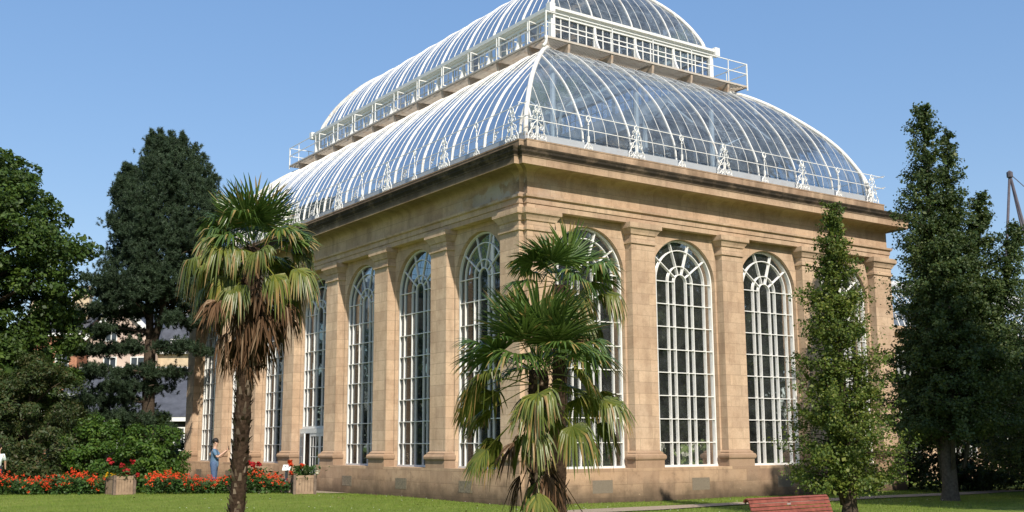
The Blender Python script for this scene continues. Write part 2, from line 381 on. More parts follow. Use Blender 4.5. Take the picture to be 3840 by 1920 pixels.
for y in (3.2, 7.43, 11.66, 20.0, 24.2, 28.3):
    mb = MB(); mb.box((-.004, y - .4, .15), (.02, y + .4, .52)); mb.build('plinth_vent', M_vent_pale, house)
# walls with arched openings
ARC = 28
def wall(mb, mp, L, n, zlo=.9):
    cs = centres(L, n); d0, d1 = .42, .95
    edges = [.42 if mp is None else .42]; s = .42
    for c in cs:
        a, bb = c - HW, c + HW
        mb.add([(s, d0, zlo), (a, d0, zlo), (a, d0, ZB), (s, d0, ZB)], [(0, 1, 2, 3)], mp)
        mb.add([(s, d1, zlo), (a, d1, zlo), (a, d1, ZB), (s, d1, ZB)], [(0, 1, 2, 3)], mp)
        arc = [(c - HW * math.cos(math.pi * i / ARC), ZSP + HW * math.sin(math.pi * i / ARC)) for i in range(ARC + 1)]
        for dd in (d0, d1):
            vs = [(x, dd, z) for x, z in arc] + [(x, dd, ZB) for x, z in arc]
            mb.add(vs, [(i, i + 1, ARC + 2 + i, ARC + 1 + i) for i in range(ARC)], mp)
        path = [(a, zlo)] + arc + [(bb, zlo)]
        vs = [(x, d0, z) for x, z in path] + [(x, d1, z) for x, z in path]; q = len(path)
        mb.add(vs, [(i, i + 1, q + i + 1, q + i) for i in range(q - 1)], mp)
        s = bb
    e = L - .42
    for dd in (d0, d1): mb.add([(s, dd, zlo), (e, dd, zlo), (e, dd, ZB), (s, dd, ZB)], [(0, 1, 2, 3)], mp)
for nm, (mp, L, n) in SIDES.items():
    mb = MB(); wall(mb, mp, L, n); mb.build('wall', M_stone, house, recalc=False)
# pilasters
PROF = [(.90, .10), (1.157, .10), (1.16, .125), (1.20, .15), (1.26, .155), (1.315, .135), (1.34, .10), (1.345, .075), (1.39, .075), (1.41, .04), (1.45, 0), (8.25, 0), (8.255, .05), (8.335, .055), (8.34, .012),
        (8.56, .012), (8.565, .05), (8.63, .075), (8.70, .12), (8.755, .165), (8.76, .185), (8.935, .185)]
def pil_rings(s0, s1, lo, hi, df=.10, dw=.422):
    return [[(s0 - o, dw, z), (s0 - o, df - o, z), (s1 + o, df - o, z), (s1 + o, dw, z)] for z, o in PROF[lo:hi]]
def corner_rings(lo, hi):
    a, c, e = .10, .28, 1.34
    return [[(.422, e + o, z), (a - o, e + o, z), (a - o, c - o, z), (c - o, c - o, z), (c - o, a - o, z), (e + o, a - o, z), (e + o, .422, z), (.422, .422, z)] for z, o in PROF[lo:hi]]
def make_pilaster(ringfn, mp):
    mb = MB(); mb.rings(ringfn(10, 12), True, False, mp); o = mb.build('pilaster', M_stone, house)
    mb = MB(); mb.rings(ringfn(0, 11), True, True, mp); mb.build('pilaster_base', M_base, o)
    mb = MB(); mb.rings(ringfn(11, len(PROF)), True, True, mp); mb.build('capital', M_stone, o)
for nm, (mp, L, n) in SIDES.items():
    cs = centres(L, n)
    for i in range(n - 1):
        c = (cs[i] + cs[i + 1]) / 2
        make_pilaster(lambda lo, hi: pil_rings(c - .52, c + .52, lo, hi), mp)
for fx, fy in ((0, 0), (1, 0), (0, 1), (1, 1)):
    make_pilaster(corner_rings, lambda x, y, z: (LX - x if fx else x, LY - y if fy else y, z))
# entablature, cornice and blocking course
mb = MB(); sweep(mb, [(.42, 8.938), (.115, 8.938), (.115, 9.11), (.085, 9.115), (.085, 9.285), (.06, 9.29), (.015, 9.31), (.005, 9.385), (.06, 9.40), (.165, 9.41), (.165, 9.85), (.165, 10.0)]); mb.build('architrave', M_cornice, house)
mb = MB(); sweep(mb, [(.165, 10.0), (.15, 10.05), (.10, 10.12), (.0, 10.18), (-.12, 10.205), (-.44, 10.21), (-.44, 10.19), (-.47, 10.19), (-.47, 10.425), (-.49, 10.43), (-.49, 10.465), (-.51, 10.50), (-.56, 10.56), (-.565, 10.62), (-.60, 10.67), (-.61, 10.705), (.10, 10.80), (.165, 10.80)]); mb.build('cornice', M_cornice, house)
mb = MB(); sweep(mb, [(.165, 10.78), (.165, 11.16), (.15, 11.17), (.15, 11.212), (.75, 11.215), (.95, 11.0), (.95, 8.94), (.42, 8.938)]); mb.build('blocking_course', M_cornice, house)
# floor inside
mb = MB(); mb.box((.98, .98, -.4), (LX - .98, LY - .98, -.08)); mb.build('floor', M_soil, house)

# windows
RADII = (.28, .57, 1.13); SPK = (36, 72, 108, 144)
def arc_bar(mb, mp, c, r, w, d0, d1, zlo, a0=0, a1=180, seg=24, legs=True):
    pts = []
    if legs: pts.append((-1, zlo))
    path_o, path_i = [], []
    for sgn, lst in ((w / 2, path_o), (-w / 2, path_i)):
        rr = r + sgn
        if legs: lst.append((c - rr, zlo))
        for i in range(seg + 1):
            a = math.pi * i / seg; lst.append((c - rr * math.cos(a), ZSP + rr * math.sin(a)))
        if legs: lst.append((c + rr, zlo))
    q = len(path_o)
    vs = [(x, d, z) for d in (d0, d1) for lst in (path_o, path_i) for x, z in lst]
    fs = []
    for i in range(q - 1):
        o0, i0, o1, i1 = i, q + i, 2 * q + i, 3 * q + i
        fs += [(o0, o0 + 1, i0 + 1, i0), (o1, i1, i1 + 1, o1 + 1), (o0, o1, o1 + 1, o0 + 1), (i0, i0 + 1, i1 + 1, i1)]
    mb.add(vs, fs, mp)
def make_window(mp, c, zlo, door=False):
    mb = MB(); D0 = .56
    arc_bar(mb, mp, c, HW - .04, .055, D0, D0 + .13, zlo)
    for r in RADII: arc_bar(mb, mp, c, r, .029, D0 + .012, D0 + .115, zlo)
    mb.box((c - HW, D0 - .01, zlo - .06), (c + HW, D0 + .13, zlo + .035), mp)
    h = (ZSP - ZS) / 8
    for i in range(0, 9):
        z = ZS + i * h
        if z <= zlo + .1: continue
        if i == 8:
            for x0, x1 in ((c - HW + .02, c - .30), (c + .30, c + HW - .02)): mb.box((x0, D0 + .016, z - .014), (x1, D0 + .10, z + .014), mp)
        else: mb.box((c - HW + .02, D0 + .016, z - .014), (c + HW - .02, D0 + .10, z + .014), mp)
    for a in SPK:
        ca, sa = math.cos(R(a)), math.sin(R(a)); r0, r1, w = .28, HW - .05, .016
        q = [(c + ca * r + sgn * sa * w, ZSP + sa * r - sgn * ca * w) for r, sgn in ((r0, -1), (r1, -1), (r1, 1), (r0, 1))]
        mb.add([(x, d, z) for d in (D0 + .016, D0 + .1) for x, z in q], [(0, 1, 2, 3), (7, 6, 5, 4), (0, 4, 5, 1), (1, 5, 6, 2), (2, 6, 7, 3), (3, 7, 4, 0)], mp)
    o = mb.build('window', M_white, house)
    g = MB(); dd = D0 + .075
    arc = [(c - (HW - .04) * math.cos(math.pi * i / 24), ZSP + (HW - .04) * math.sin(math.pi * i / 24)) for i in range(25)]
    g.add([(c - HW + .04, dd, zlo), (c + HW - .04, dd, zlo)][::-1] + [(x, dd, z) for x, z in arc], [tuple(range(27))], mp)
    g.build('pane', M_wglass, o, recalc=False)
    return o
for nm, (mp, L, n) in SIDES.items():
    for i, c in enumerate(centres(L, n)):
        make_window(mp, c, 2.43 if (nm == 'left' and i == 3) else ZS)
# doors in the middle bay of the long side
dc = centres(LY, 7)[3]
mb = MB(); mb.box((.44, dc - HW + .003, 2.17), (.74, dc + HW - .003, 2.36)); mb.box((.445, dc - HW + .003, -.1), (.52, dc - 1.445, 2.17)); mb.box((.445, dc + 1.445, -.1), (.52, dc + HW - .003, 2.17)); mb.build('door_frame', M_white, house)
def leaf_door(hinge, ang, notes):
    """panelled glass door leaf; local x along the leaf, hinge at origin"""
    mb = MB(); w, h = .965, 2.24
    mb.box((0, -.03, 0), (.09, .03, h)); mb.box((w - .09, -.03, 0), (w, .03, h)); mb.box((.09, -.029, 0), (w - .09, .029, .42)); mb.box((.09, -.029, h - .12), (w - .09, .029, h))
    for x in (.36, .64): mb.box((x, -.02, .42), (x + .03, .02, h - .12))
    for z in (.85, 1.27, 1.68): mb.box((.09, -.021, z), (w - .09, .021, z + .03))
    o = mb.build('door', M_white, house); o.location = hinge; o.rotation_euler = (0, 0, ang)
    g = MB(); g.box((.09, -.004, .42), (w - .09, .004, h - .12)); g.build('pane', M_wglass, o)
    k = MB(); k.lathe((w - .05, -.05, 1.0), [(.008, 0), (.03, .01), (.03, .04), (.008, .05)], 8); k.build('handle', M_iron, o)
    if notes:
        q = MB(); q.box((.42, -.034, 1.02), (.66, -.026, 1.32)); q.build('notice', M_white, o)
leaf_door((.46, dc + 1.44, -.08), R(-90 - 14), True)
leaf_door((.485, dc - .455, -.08), R(90), True)
leaf_door((.485, dc - 1.44, -.08), R(90), False)
mb = MB(); mb.box((-.35, DY0 + .02, -.4), (.62, DY1 - .02, -.085)); mb.build('doorstep', M_plinth, house)

# ------------------------------------------------------------------ curved roofs
def catmull(pts, k=3):
    P = [np.array(p, float) for p in pts]; P = [2 * P[0] - P[1]] + P + [2 * P[-1] - P[-2]]; out = []
    for i in range(1, len(P) - 2):
        for j in range(k):
            t = j / k; a, b2, c, d = P[i - 1:i + 3]
            out.append(.5 * ((2 * b2) + (-a + c) * t + (2 * a - 5 * b2 + 4 * c - d) * t * t + (-a + 3 * b2 - 3 * c + d) * t ** 3))
    out.append(P[-2]); return [tuple(q) for q in out]
LOW = catmull([(.60, 11.42), (.69, 12.14), (.97, 12.83), (1.36, 13.56), (1.80, 14.16), (2.31, 14.72), (3.0, 15.38), (3.6, 15.86), (4.2, 16.22), (5.0, 16.50)])
UP = catmull([(5.17, 18.30), (5.24, 18.60), (5.41, 18.98), (5.66, 19.45), (6.06, 20.02), (6.67, 20.68), (7.3, 21.15), (8.2, 21.58), (9.25, 21.8)])
def trim(prof, tmax):
    out = []
    for i, (t, z) in enumerate(prof):
        if t <= tmax: out.append((t, z))
        else:
            t0, z0 = prof[i - 1]; f = (tmax - t0) / (t - t0); out.append((tmax, z0 + f * (z - z0))); break
    return out
def rib(mb, mp, s, prof, w, hout, hin=.03):
    if len(prof) < 2: return
    loops = []
    for i, (t, z) in enumerate(prof):
        a = prof[max(i - 1, 0)]; bq = prof[min(i + 1, len(prof) - 1)]
        dt, dz = bq[0] - a[0], bq[1] - a[1]; l = math.hypot(dt, dz); nt_, nz = -dz / l, dt / l
        loops.append([(s - w / 2, t - nt_ * hin, z - nz * hin), (s - w / 2, t + nt_ * hout, z + nz * hout), (s + w / 2, t + nt_ * hout, z + nz * hout), (s + w / 2, t - nt_ * hin, z - nz * hin)])
    mb.rings(loops, True, True, mp)
def roof(prof, name, tband):
    # glass of all four slopes in one mesh; then ribs, bars and hips as its children
    arcl = [0]
    for i in range(1, len(prof)): arcl.append(arcl[-1] + math.hypot(prof[i][0] - prof[i - 1][0], prof[i][1] - prof[i - 1][1]))
    mb = MB(); arcs = []
    for nm, (mp, L, n) in SIDES.items():
        vs, fs = [], []
        for (t, z), al in zip(prof, arcl):
            vs += [(t, t, z), (L - t, t, z)]; arcs += [al, al]
        fs = [(2 * i, 2 * i + 1, 2 * i + 3, 2 * i + 2) for i in range(len(prof) - 1)]
        mb.add(vs, fs, mp)
    o = mb.build(name, M_dglass, house, smooth=True, recalc=False)
    at = o.data.attributes.new('arc', 'FLOAT', 'POINT'); at.data.foreach_set('value', arcs)
    t0 = prof[0][0]
    for nm, (mp, L, n) in SIDES.items():
        cs = centres(L, n); s = cs[0] - 2.1; bars = MB(); k = 0
        first = cs[0]; j0 = -math.floor((first - t0) / .525)
        for j in range(j0, 400):
            s = first + j * .525
            if s > L - t0 - .05: break
            pr = trim(prof, min(s, L - s) - .02)
            if len(pr) < 2: continue
            if j % 4 == 0:
                m2 = MB(); rib(m2, mp, s, pr, .053, .042, .01); m2.build('roof_rib', M_rib, o)
            else: rib(bars, mp, s, pr, .016, .013, .006)
        bars.build('glazing_bars', M_rib, o)
    for fx, fy in ((0, 0), (1, 0), (0, 1), (1, 1)):
        m2 = MB(); m2.tube([(LX - t if fx else t, LY - t if fy else t, z + .02) for t, z in prof], .085, 8); m2.build('hip_rib', M_hip, o, smooth=True)
    return o
low = roof(LOW, 'lower_roof', .6)
upp = roof(UP, 'upper_roof', 5.2)
mb = MB(); mb.tube([(9.25, 9.25, 21.82), (9.25, LY - 9.25, 21.82)], .09, 8); mb.build('ridge', M_white, upp)
def square_ring(d, z): return [(d, d, z), (LX - d, d, z), (LX - d, LY - d, z), (d, LY - d, z)]
mb = MB(); mb.rings([square_ring(d, z) for d, z in ((.53, 11.21), (.53, 11.56), (.66, 11.58), (.70, 11.3))], True, False); mb.build('apron', M_greywhite, house)
# foot of every main rib
mb = MB()
for nm, (mp, L, n) in SIDES.items():
    s = centres(L, n)[0] - 2.1
    while s < L - .6:
        if s > .9: mb.box((s - .06, .42, 11.215), (s + .06, .66, 11.32), mp)
        s += 2.1
mb.build('rib_foot', M_white, house)

# clerestory
def offs_ring(d, z): return square_ring(d, z)
mb = MB(); mb.rings([square_ring(d, z) for d, z in ((5.06, 16.45), (5.06, 16.98), (5.03, 17.0), (5.12, 17.02), (5.12, 16.45))], True, False)
mb.rings([square_ring(d, z) for d, z in ((5.1, 17.93), (4.98, 17.93), (4.97, 18.04), (4.90, 18.05), (4.86, 18.12), (4.78, 18.16), (4.77, 18.26), (4.82, 18.29), (5.2, 18.33), (5.2, 17.95))], True, False)
cler = mb.build('clerestory', M_white, house)
mb = MB(); g = MB(); lower = MB()
for nm, (mp, L, n) in SIDES.items():
    s0, s1 = 5.0, L - 5.0
    c0 = centres(L, n)[0]
    s = c0; posts = []
    while s < s1 - .3:
        if s > s0 + .3: posts.append(s)
        s += 2.1
    for s in posts: mb.box((s - .06, 5.0, 17.0), (s + .06, 5.1, 17.93), mp)
    allp = [s0 + .05] + posts + [s1 - .05]
    for a, b2 in zip(allp[:-1], allp[1:]):
        k = max(2, round((b2 - a) / .42))
        for i in range(1, k): q = a + (b2 - a) * i / k; mb.box((q - .02, 5.02, 17.0), (q + .02, 5.07, 17.93), mp)
    mb.box((s0, 5.025, 17.45), (s1, 5.065, 17.49), mp)
    g.add([(s0, 5.05, 17.0), (s1, 5.05, 17.0), (s1, 5.05, 17.93), (s0, 5.05, 17.93)], [(0, 1, 2, 3)], mp)
mb.build('window_bars', M_white, cler); g.build('pane', M_cglass, cler, recalc=False)
for fx, fy in ((0, 0), (1, 0), (0, 1), (1, 1)):
    f = lambda x, y, z: (LX - x if fx else x, LY - y if fy else y, z)
    m2 = MB(); m2.box((4.93, 4.93, 16.5), (5.13, 5.13, 18.0), f); m2.box((4.72, 4.72, 18.0), (4.98, 4.98, 18.36), f); m2.build('corner_post', M_white, cler)
# walkway, its brackets and railing; scroll buttresses
wk = MB(); wk.rings([square_ring(d, z) for d, z in ((3.93, 16.52), (3.93, 16.60), (3.99, 16.60), (3.99, 16.52))], True, False)
wk.rings([square_ring(d, z) for d, z in ((4.86, 16.5), (4.86, 16.58), (4.93, 16.58), (4.93, 16.5))], True, False)
walk = wk.build('walkway', M_slat, house)
sl = MB()
for nm, (mp, L, n) in SIDES.items():
    s = 4.0
    while s < L - 4.0:
        a = max(3.99, 0); e = min(4.86, min(s, L - s))
        if e - a > .04: sl.box((s - .022, a, 16.545), (s + .022, e, 16.585), mp)
        s += .098
sl.build('grating', M_slat, walk)
rl = MB(); br = []
M_r = {}
for nm, (mp, L, n) in SIDES.items():
    c0 = centres(L, n)[0]; s = c0 + 2.1 - 2.1
    posts = []; q = c0
    while q < L - 4.2:
        if q > 4.2: posts.append(q)
        q += 2.1
    for q in posts:
        rl.bar(mp(q, 3.95, 16.55), mp(q, 3.95, 17.58), .032)
        b1 = MB(); w = .05
        pts = [(4.98, 16.52), (3.97, 16.52), (3.97, 16.42), (4.15, 16.36), (4.35, 16.30)] + [(t, z - .02) for t, z in LOW if t > 4.4]
        pts = [(5.0, 16.50), (3.97, 16.50), (3.98, 16.34), (4.02, 16.16), (4.2, 16.24), (5.0, 16.48)]
        k = len(pts)
        b1.add([(q - w, t, z) for t, z in pts] + [(q + w, t, z) for t, z in pts], [tuple(range(k)), tuple(range(2 * k - 1, k - 1, -1))] + [(i, (i + 1) % k, k + (i + 1) % k, k + i) for i in range(k)], mp)
        b1.build('walkway_bracket', M_rust, walk)
    # scroll buttresses from wall head to walkway edge
    for q in posts:
        if not (5.3 < q < L - 5.3): continue
        m2 = MB(); cur = []
        for i in range(11):
            a = i / 10 * math.pi / 2
            cur.append((4.99 - .80 * (1 - math.cos(a)), 17.93 - 1.30 * math.sin(a)))
        inner = [(t + .10 * math.sin(i / 10 * math.pi) + .02, min(z + .10 * i / 10, 17.93)) for i, (t, z) in enumerate(cur)]
        wv = .045; pl = [(5.0, 17.93)] + cur + [(5.0, 16.63)]
        k = len(pl)
        m2.add([(q - wv, t, z) for t, z in pl] + [(q + wv, t, z) for t, z in pl], [tuple(range(k)), tuple(range(2 * k - 1, k - 1, -1))] + [(i, (i + 1) % k, k + (i + 1) % k, k + i) for i in range(k)], mp)
        m2.build('scroll_bracket', M_white, cler)
for z in (17.56, 17.12):
    P4 = [(3.95, 3.95), (LX - 3.95, 3.95), (LX - 3.95, LY - 3.95), (3.95, LY - 3.95)]
    for i in range(4): rl.bar((*P4[i], z), (*P4[(i + 1) % 4], z), .032)
for x, y in P4: rl.bar((x, y, 16.4), (x, y, 17.58), .05)
rl.build('walkway_railing', M_white, house)
mb = MB(); t = 3.95; mb.tube([(t, t, 16.6), (t + .03, t + .03, 16.42), (t - .12, t - .12, 16.22), (t - .45, t - .45, 15.98)], .06, 8); mb.build('downpipe', M_hip, house, smooth=True)
# open casements along the long side
mp, L, n = SIDES['left']
q = 5.6
c0 = centres(L, n)[0]
for i in range(12):
    s = c0 + 2.1 * i + 2.1 + .78
    if not (5.3 < s < L - 5.4): continue
    m2 = MB(); w, h = .52, .86
    for a, b2 in (((0, 0, 0), (.04, .035, h)), ((w - .04, 0, 0), (w, .035, h)), ((.04, 0, 0), (w - .04, .035, .04)), ((.04, 0, h - .04), (w - .04, .035, h))): m2.box(a, b2)
    o = m2.build('casement', M_white, cler); o.location = mp(s, 4.99, 17.03); o.rotation_euler = (0, 0, R(180 + random.choice((-8, 0, 4, 12))))
    g = MB(); g.add([(.04, .017, .04), (w - .04, .017, .04), (w - .04, .017, h - .04), (.04, .017, h - .04)], [(0, 1, 2, 3)]); g.build('pane', M_cglass, o, recalc=False)

# lower railing with cast finials
rl = MB()
P4 = [(.23, .23), (LX - .23, .23), (LX - .23, LY - .23), (.23, LY - .23)]
for z in (11.92, 12.39):
    e = .0
    rl.bar((.1, .30, z), (LX - .1, .30, z), .022); rl.bar((.30, .1, z), (.30, LY - .1, z), .022)
    rl.bar((LX - .30, .1, z), (LX - .30, LY - .1, z), .028); rl.bar((.1, LY - .30, z), (LX - .1, LY - .30, z), .028)
rl.build('parapet_railing', M_white, house)
def spiral(cx, cz, r, a0, turns, sgn):
    return [(cx + sgn * r * (1 - .72 * i / 14) * math.cos(a0 + turns * 2 * math.pi * i / 14), 0, cz + r * (1 - .72 * i / 14) * math.sin(a0 + turns * 2 * math.pi * i / 14)) for i in range(15)]
def finial_mesh(big):
    m2 = MB(); H = 1.2; r = .017
    m2.tube([(0, 0, 0), (0, 0, .98)], .017, 5)
    m2.tube([(.085 * math.sin(i * math.pi / 6), 0, 1.09 + .10 * math.cos(i * math.pi / 6)) for i in range(13)], .02, 5, False)
    m2.tube([(.035 * math.sin(i * math.pi / 6), 0, 1.04 + .05 * math.cos(i * math.pi / 6)) for i in range(13)], .014, 4, False)
    m2.lathe((0, 0, 1.19), [(.006, .04), (.02, 0), (.006, -.02)], 5)
    m2.lathe((0, 0, .86), [(.02, 0), (.045, .03), (.02, .06)], 6)
    if big:
        for sg in (-1, 1):
            m2.tube(spiral(sg * .12, .78, .10, -1.2, .85, sg), r, 4); m2.tube(spiral(sg * .10, .96, .07, -1.2, .85, sg), .017, 4)
            m2.tube(spiral(sg * .16, .47, .11, 1.8, -.95, sg), r, 4); m2.tube(spiral(sg * .26, .16, .115, 1.9, -1., sg), r + .003, 4)
            m2.tube(spiral(sg * .10, .16, .08, 1.2, -.9, sg), r, 4); m2.tube([(0, 0, .7), (sg * .12, 0, .6), (sg * .22, 0, .40), (sg * .34, 0, .22), (sg * .37, 0, 0)], r, 4)
            m2.tube([(sg * .05, 0, .52), (sg * .04, 0, .3), (sg * .16, 0, .04), (sg * .36, 0, .02)], r, 4)
    else:
        for sg in (-1, 1):
            m2.tube(spiral(sg * .10, .12, .075, 1.9, -1., sg), r, 4); m2.tube([(0, 0, .34), (sg * .07, 0, .22), (sg * .17, 0, .08), (sg * .18, 0, 0)], r, 4)
        m2.tube([(0, 0, .3), (0, 0, .5)], .04, 5)
    me = bpy.data.meshes.new('finial'); me.from_pydata([tuple(v) for v in m2.v], [], m2.f); me.materials.append(M_white)
    return me
FB, FS = finial_mesh(True), finial_mesh(False)
for nm in ('right', 'left'):
    mp, L, n = SIDES[nm]; s = centres(L, n)[0] - 2.1; i = 0
    while s < L - .4:
        q = min(max(s, .82), L - .62)
        o = bpy.data.objects.new('finial', FB if i % 2 == 0 else FS); COL.objects.link(o); o.parent = house
        o.location = mp(q, .30, 11.21); o.rotation_euler = (0, 0, 0 if nm == 'right' else R(90))
        s += 2.1; i += 1
# iron frame inside
ir = MB()
for s in np.arange(5.05, LY - 5, 4.2):
    for x in (5.05, LX - 5.05): ir.tube([(x, s, -.1), (x, s, 16.4)], .11, 8)
for x in (9.25,):
    for y in (5.05, LY - 5.05): ir.tube([(x, y, -.1), (x, y, 16.4)], .11, 8)
ir.rings([square_ring(d, z) for d, z in ((4.98, 16.1), (4.98, 16.42), (5.14, 16.42), (5.14, 16.1))], True, False)
ir.rings([square_ring(d, z) for d, z in ((.96, 11.0), (.96, 11.2), (1.7, 11.2), (1.7, 11.0))], True, False)
for s in np.arange(5.05, LY - 5, 4.2):
    for x, sg in ((5.05, -1), (LX - 5.05, 1)):
        ir.tube([(x, s, 12.6), (x + sg * .6, s, 14.1), (x + sg * 1.9, s, 14.75), (x + sg * 3.2, s, 13.6)], .05, 5)
for x in (5.05, 9.25, LX - 5.05):
    for y, sg in ((5.05, -1), (LY - 5.05, 1)): ir.tube([(x, y, 12.6), (x, y + sg * .6, 14.1), (x, y + sg * 1.9, 14.75), (x, y + sg * 3.2, 13.6)], .05, 5)
M_inner = paint_mat('inner_iron', (.62, .63, .62)); ir.build('inner_frame', M_inner, house)

# ------------------------------------------------------------------ foliage helpers
def unit(v): return v / np.maximum(np.linalg.norm(v, axis=-1, keepdims=True), 1e-9)
def leaves(name, P, out, size, mat, parent=None, aspect=.62, flat=.5):
    """diamond leaves at P; normals lean towards `out` and up"""
    n = len(P); nr = unit(unit(out) * .6 + rng.normal(0, .55, (n, 3)) + np.array([0, 0, flat]))
    t = unit(np.cross(nr, rng.normal(0, 1, (n, 3)))); b = np.cross(nr, t)
    l = (size * np.exp(rng.normal(0, .32, n)))[:, None]; w = l * aspect
    V = np.stack([P - t * l * .5, P + b * w * .5 - t * l * .05 + nr * l * .08, P + t * l * .5, P - b * w * .5 - t * l * .05 + nr * l * .08], 1)
    return npmesh(name, V, mat, parent)
def clump_points(C, rad, n, squash=.6):
    """n points per clump, crowding its outer shell"""
    m = len(C); d = unit(rng.normal(0, 1, (m, n, 3))); r = rng.uniform(.35, 1, (m, n, 1)) ** .6 * rad[:, None, None]
    off = d * r; off[..., 2] *= squash
    return (C[:, None] + off).reshape(-1, 3), d.reshape(-1, 3)
def limbs(mb, base, targets, r0, sag=.0):
    for T in targets:
        b, T = np.array(base(T)), np.array(T); mid = (b + T) / 2 + np.array([*rng.normal(0, .12, 2), sag + .1])
        mb.tube([b, mid, T], [r0, r0 * .65, r0 * .2], 5)

def broad_tree(name, label, cat, base, H, z0, prof, nclump, crad, nleaf, lsize, mat, bark, group=None, trunk_r=.3, shell=.62, squash=.65, aspect=.62):
    """prof: list of (relative height 0..1, radius)"""
    root = thing(name, label, cat, base, 0, group)
    hs = np.array([p[0] for p in prof]); rs = np.array([p[1] for p in prof])
    h = rng.uniform(0, 1, nclump * 3); rr = np.interp(h, hs, rs); keep = rng.uniform(0, 1, len(h)) < (rr / rs.max()) ** 1.1; h, rr = h[keep][:nclump], rr[keep][:nclump]
    n = len(h); a = rng.uniform(0, 2 * math.pi, n)
    lob = 1 + .14 * np.sin(3 * a + 5 * h) + .10 * np.sin(7 * a - 11 * h)
    r = rr * lob * np.where(rng.uniform(0, 1, n) < .7, rng.uniform(.82, 1.03, n), rng.uniform(.25, .85, n))
    C = np.stack([r * np.cos(a), r * np.sin(a), z0 + h * (H - z0)], 1)
    P, d = clump_points(C, crad * rng.uniform(.6, 1.25, n), nleaf, squash)
    ax = P.copy(); ax[:, 2] = (P[:, 2] - (z0 + H) / 2) * .5
    leaves('crown', P, unit(ax) + d * .6, lsize, mat, root, aspect)
    mb = MB(); mb.tube([(0, 0, -.2), (.02, .03, .25 * H), (-.05, .05, .55 * H), (0, 0, .9 * H)], [trunk_r * 1.25, trunk_r * .9, trunk_r * .55, .04], 9, True, .08)
    idx = rng.choice(n, min(n, 46), replace=False)
    limbs(mb, lambda T: (0, 0, max(.12 * H, T[2] - .55 * math.hypot(T[0], T[1]) - .4)), C[idx], trunk_r * .28)
    mb.build('trunk', bark, root, True)
    return root
def gh(x, y): return float(ground_h(x, y))

# left: tall lime, dull shrub, bright shrubs
broad_tree('lime_tree', 'tall dense broadleaved tree cut by the left edge of the picture', 'tree', (-12.0, 24.0, gh(-12, 24)), 14.7, 1.2,
           [(0, 2.9), (.15, 3.4), (.35, 3.75), (.55, 4.0), (.66, 4.3), (.75, 3.8), (.84, 3.2), (.92, 2.5), (.97, 1.7), (1, .8)], 620, .72, 260, .165, M_leaf_lime, M_bark, trunk_r=.4)
broad_tree('large_shrub', 'big dull green shrub with bronze tips behind the flowers, below the tall broadleaved tree', 'shrub', (-9.86, 19.9, gh(-9.86, 19.9)), 5.3, .05,
           [(0, 2.1), (.3, 2.4), (.6, 2.1), (.85, 1.4), (1, .5)], 240, .5, 230, .115, M_leaf_dull, M_bark, trunk_r=.1, aspect=.4)
broad_tree('large_shrub', 'dull green shrub cut by the left edge, beside the white-topped visitor', 'shrub', (-13.2, 21.6, gh(-13.2, 21.6)), 4.6, .05,
           [(0, 1.9), (.4, 2.2), (.7, 1.8), (1, .5)], 190, .5, 220, .115, M_leaf_dull, M_bark, trunk_r=.1, aspect=.4)
broad_tree('rounded_shrub', 'bright green rounded shrub behind the planter with yellow flowers', 'shrub', (-7.55, 18.3, gh(-7.5, 18.3)), 2.95, .05,
           [(0, 1.1), (.35, 1.4), (.7, 1.15), (1, .4)], 110, .36, 130, .10, M_leaf_bright, M_bark, trunk_r=.06)
broad_tree('rounded_shrub', 'bright green rounded shrub beside the dark gap next to the glasshouse', 'shrub', (-5.75, 17.3, gh(-5.7, 17.3)), 2.7, .05,
           [(0, 1.1), (.35, 1.35), (.7, 1.1), (1, .4)], 100, .36, 130, .10, M_leaf_bright, M_bark, trunk_r=.06)
broad_tree('dark_shrub', 'dark shrub against the far corner of the glasshouse', 'shrub', (-3.0, 26.5, gh(-3, 26.5)), 3.4, .05,
           [(0, 1.2), (.4, 1.3), (.8, .9), (1, .3)], 70, .4, 110, .10, M_leaf_dark, M_bark, trunk_r=.06)
for (x, y, h) in ((1.5, 41., 3.6), (-4.5, 36, 4.2), (-9.5, 33, 5.)):
    broad_tree('dark_shrub', {1.5: 'dark shrub beyond the far end wall, under the slate roof', -4.5: 'dark shrub behind the pine trunk', -9.5: 'dark shrub between the tall broadleaved tree and the pine'}[x], 'shrub', (x, y, gh(x, y)), h, .05,
               [(0, 1.6), (.4, 1.9), (.8, 1.2), (1, .4)], 80, .5, 110, .13, M_leaf_dark, M_bark, trunk_r=.08)

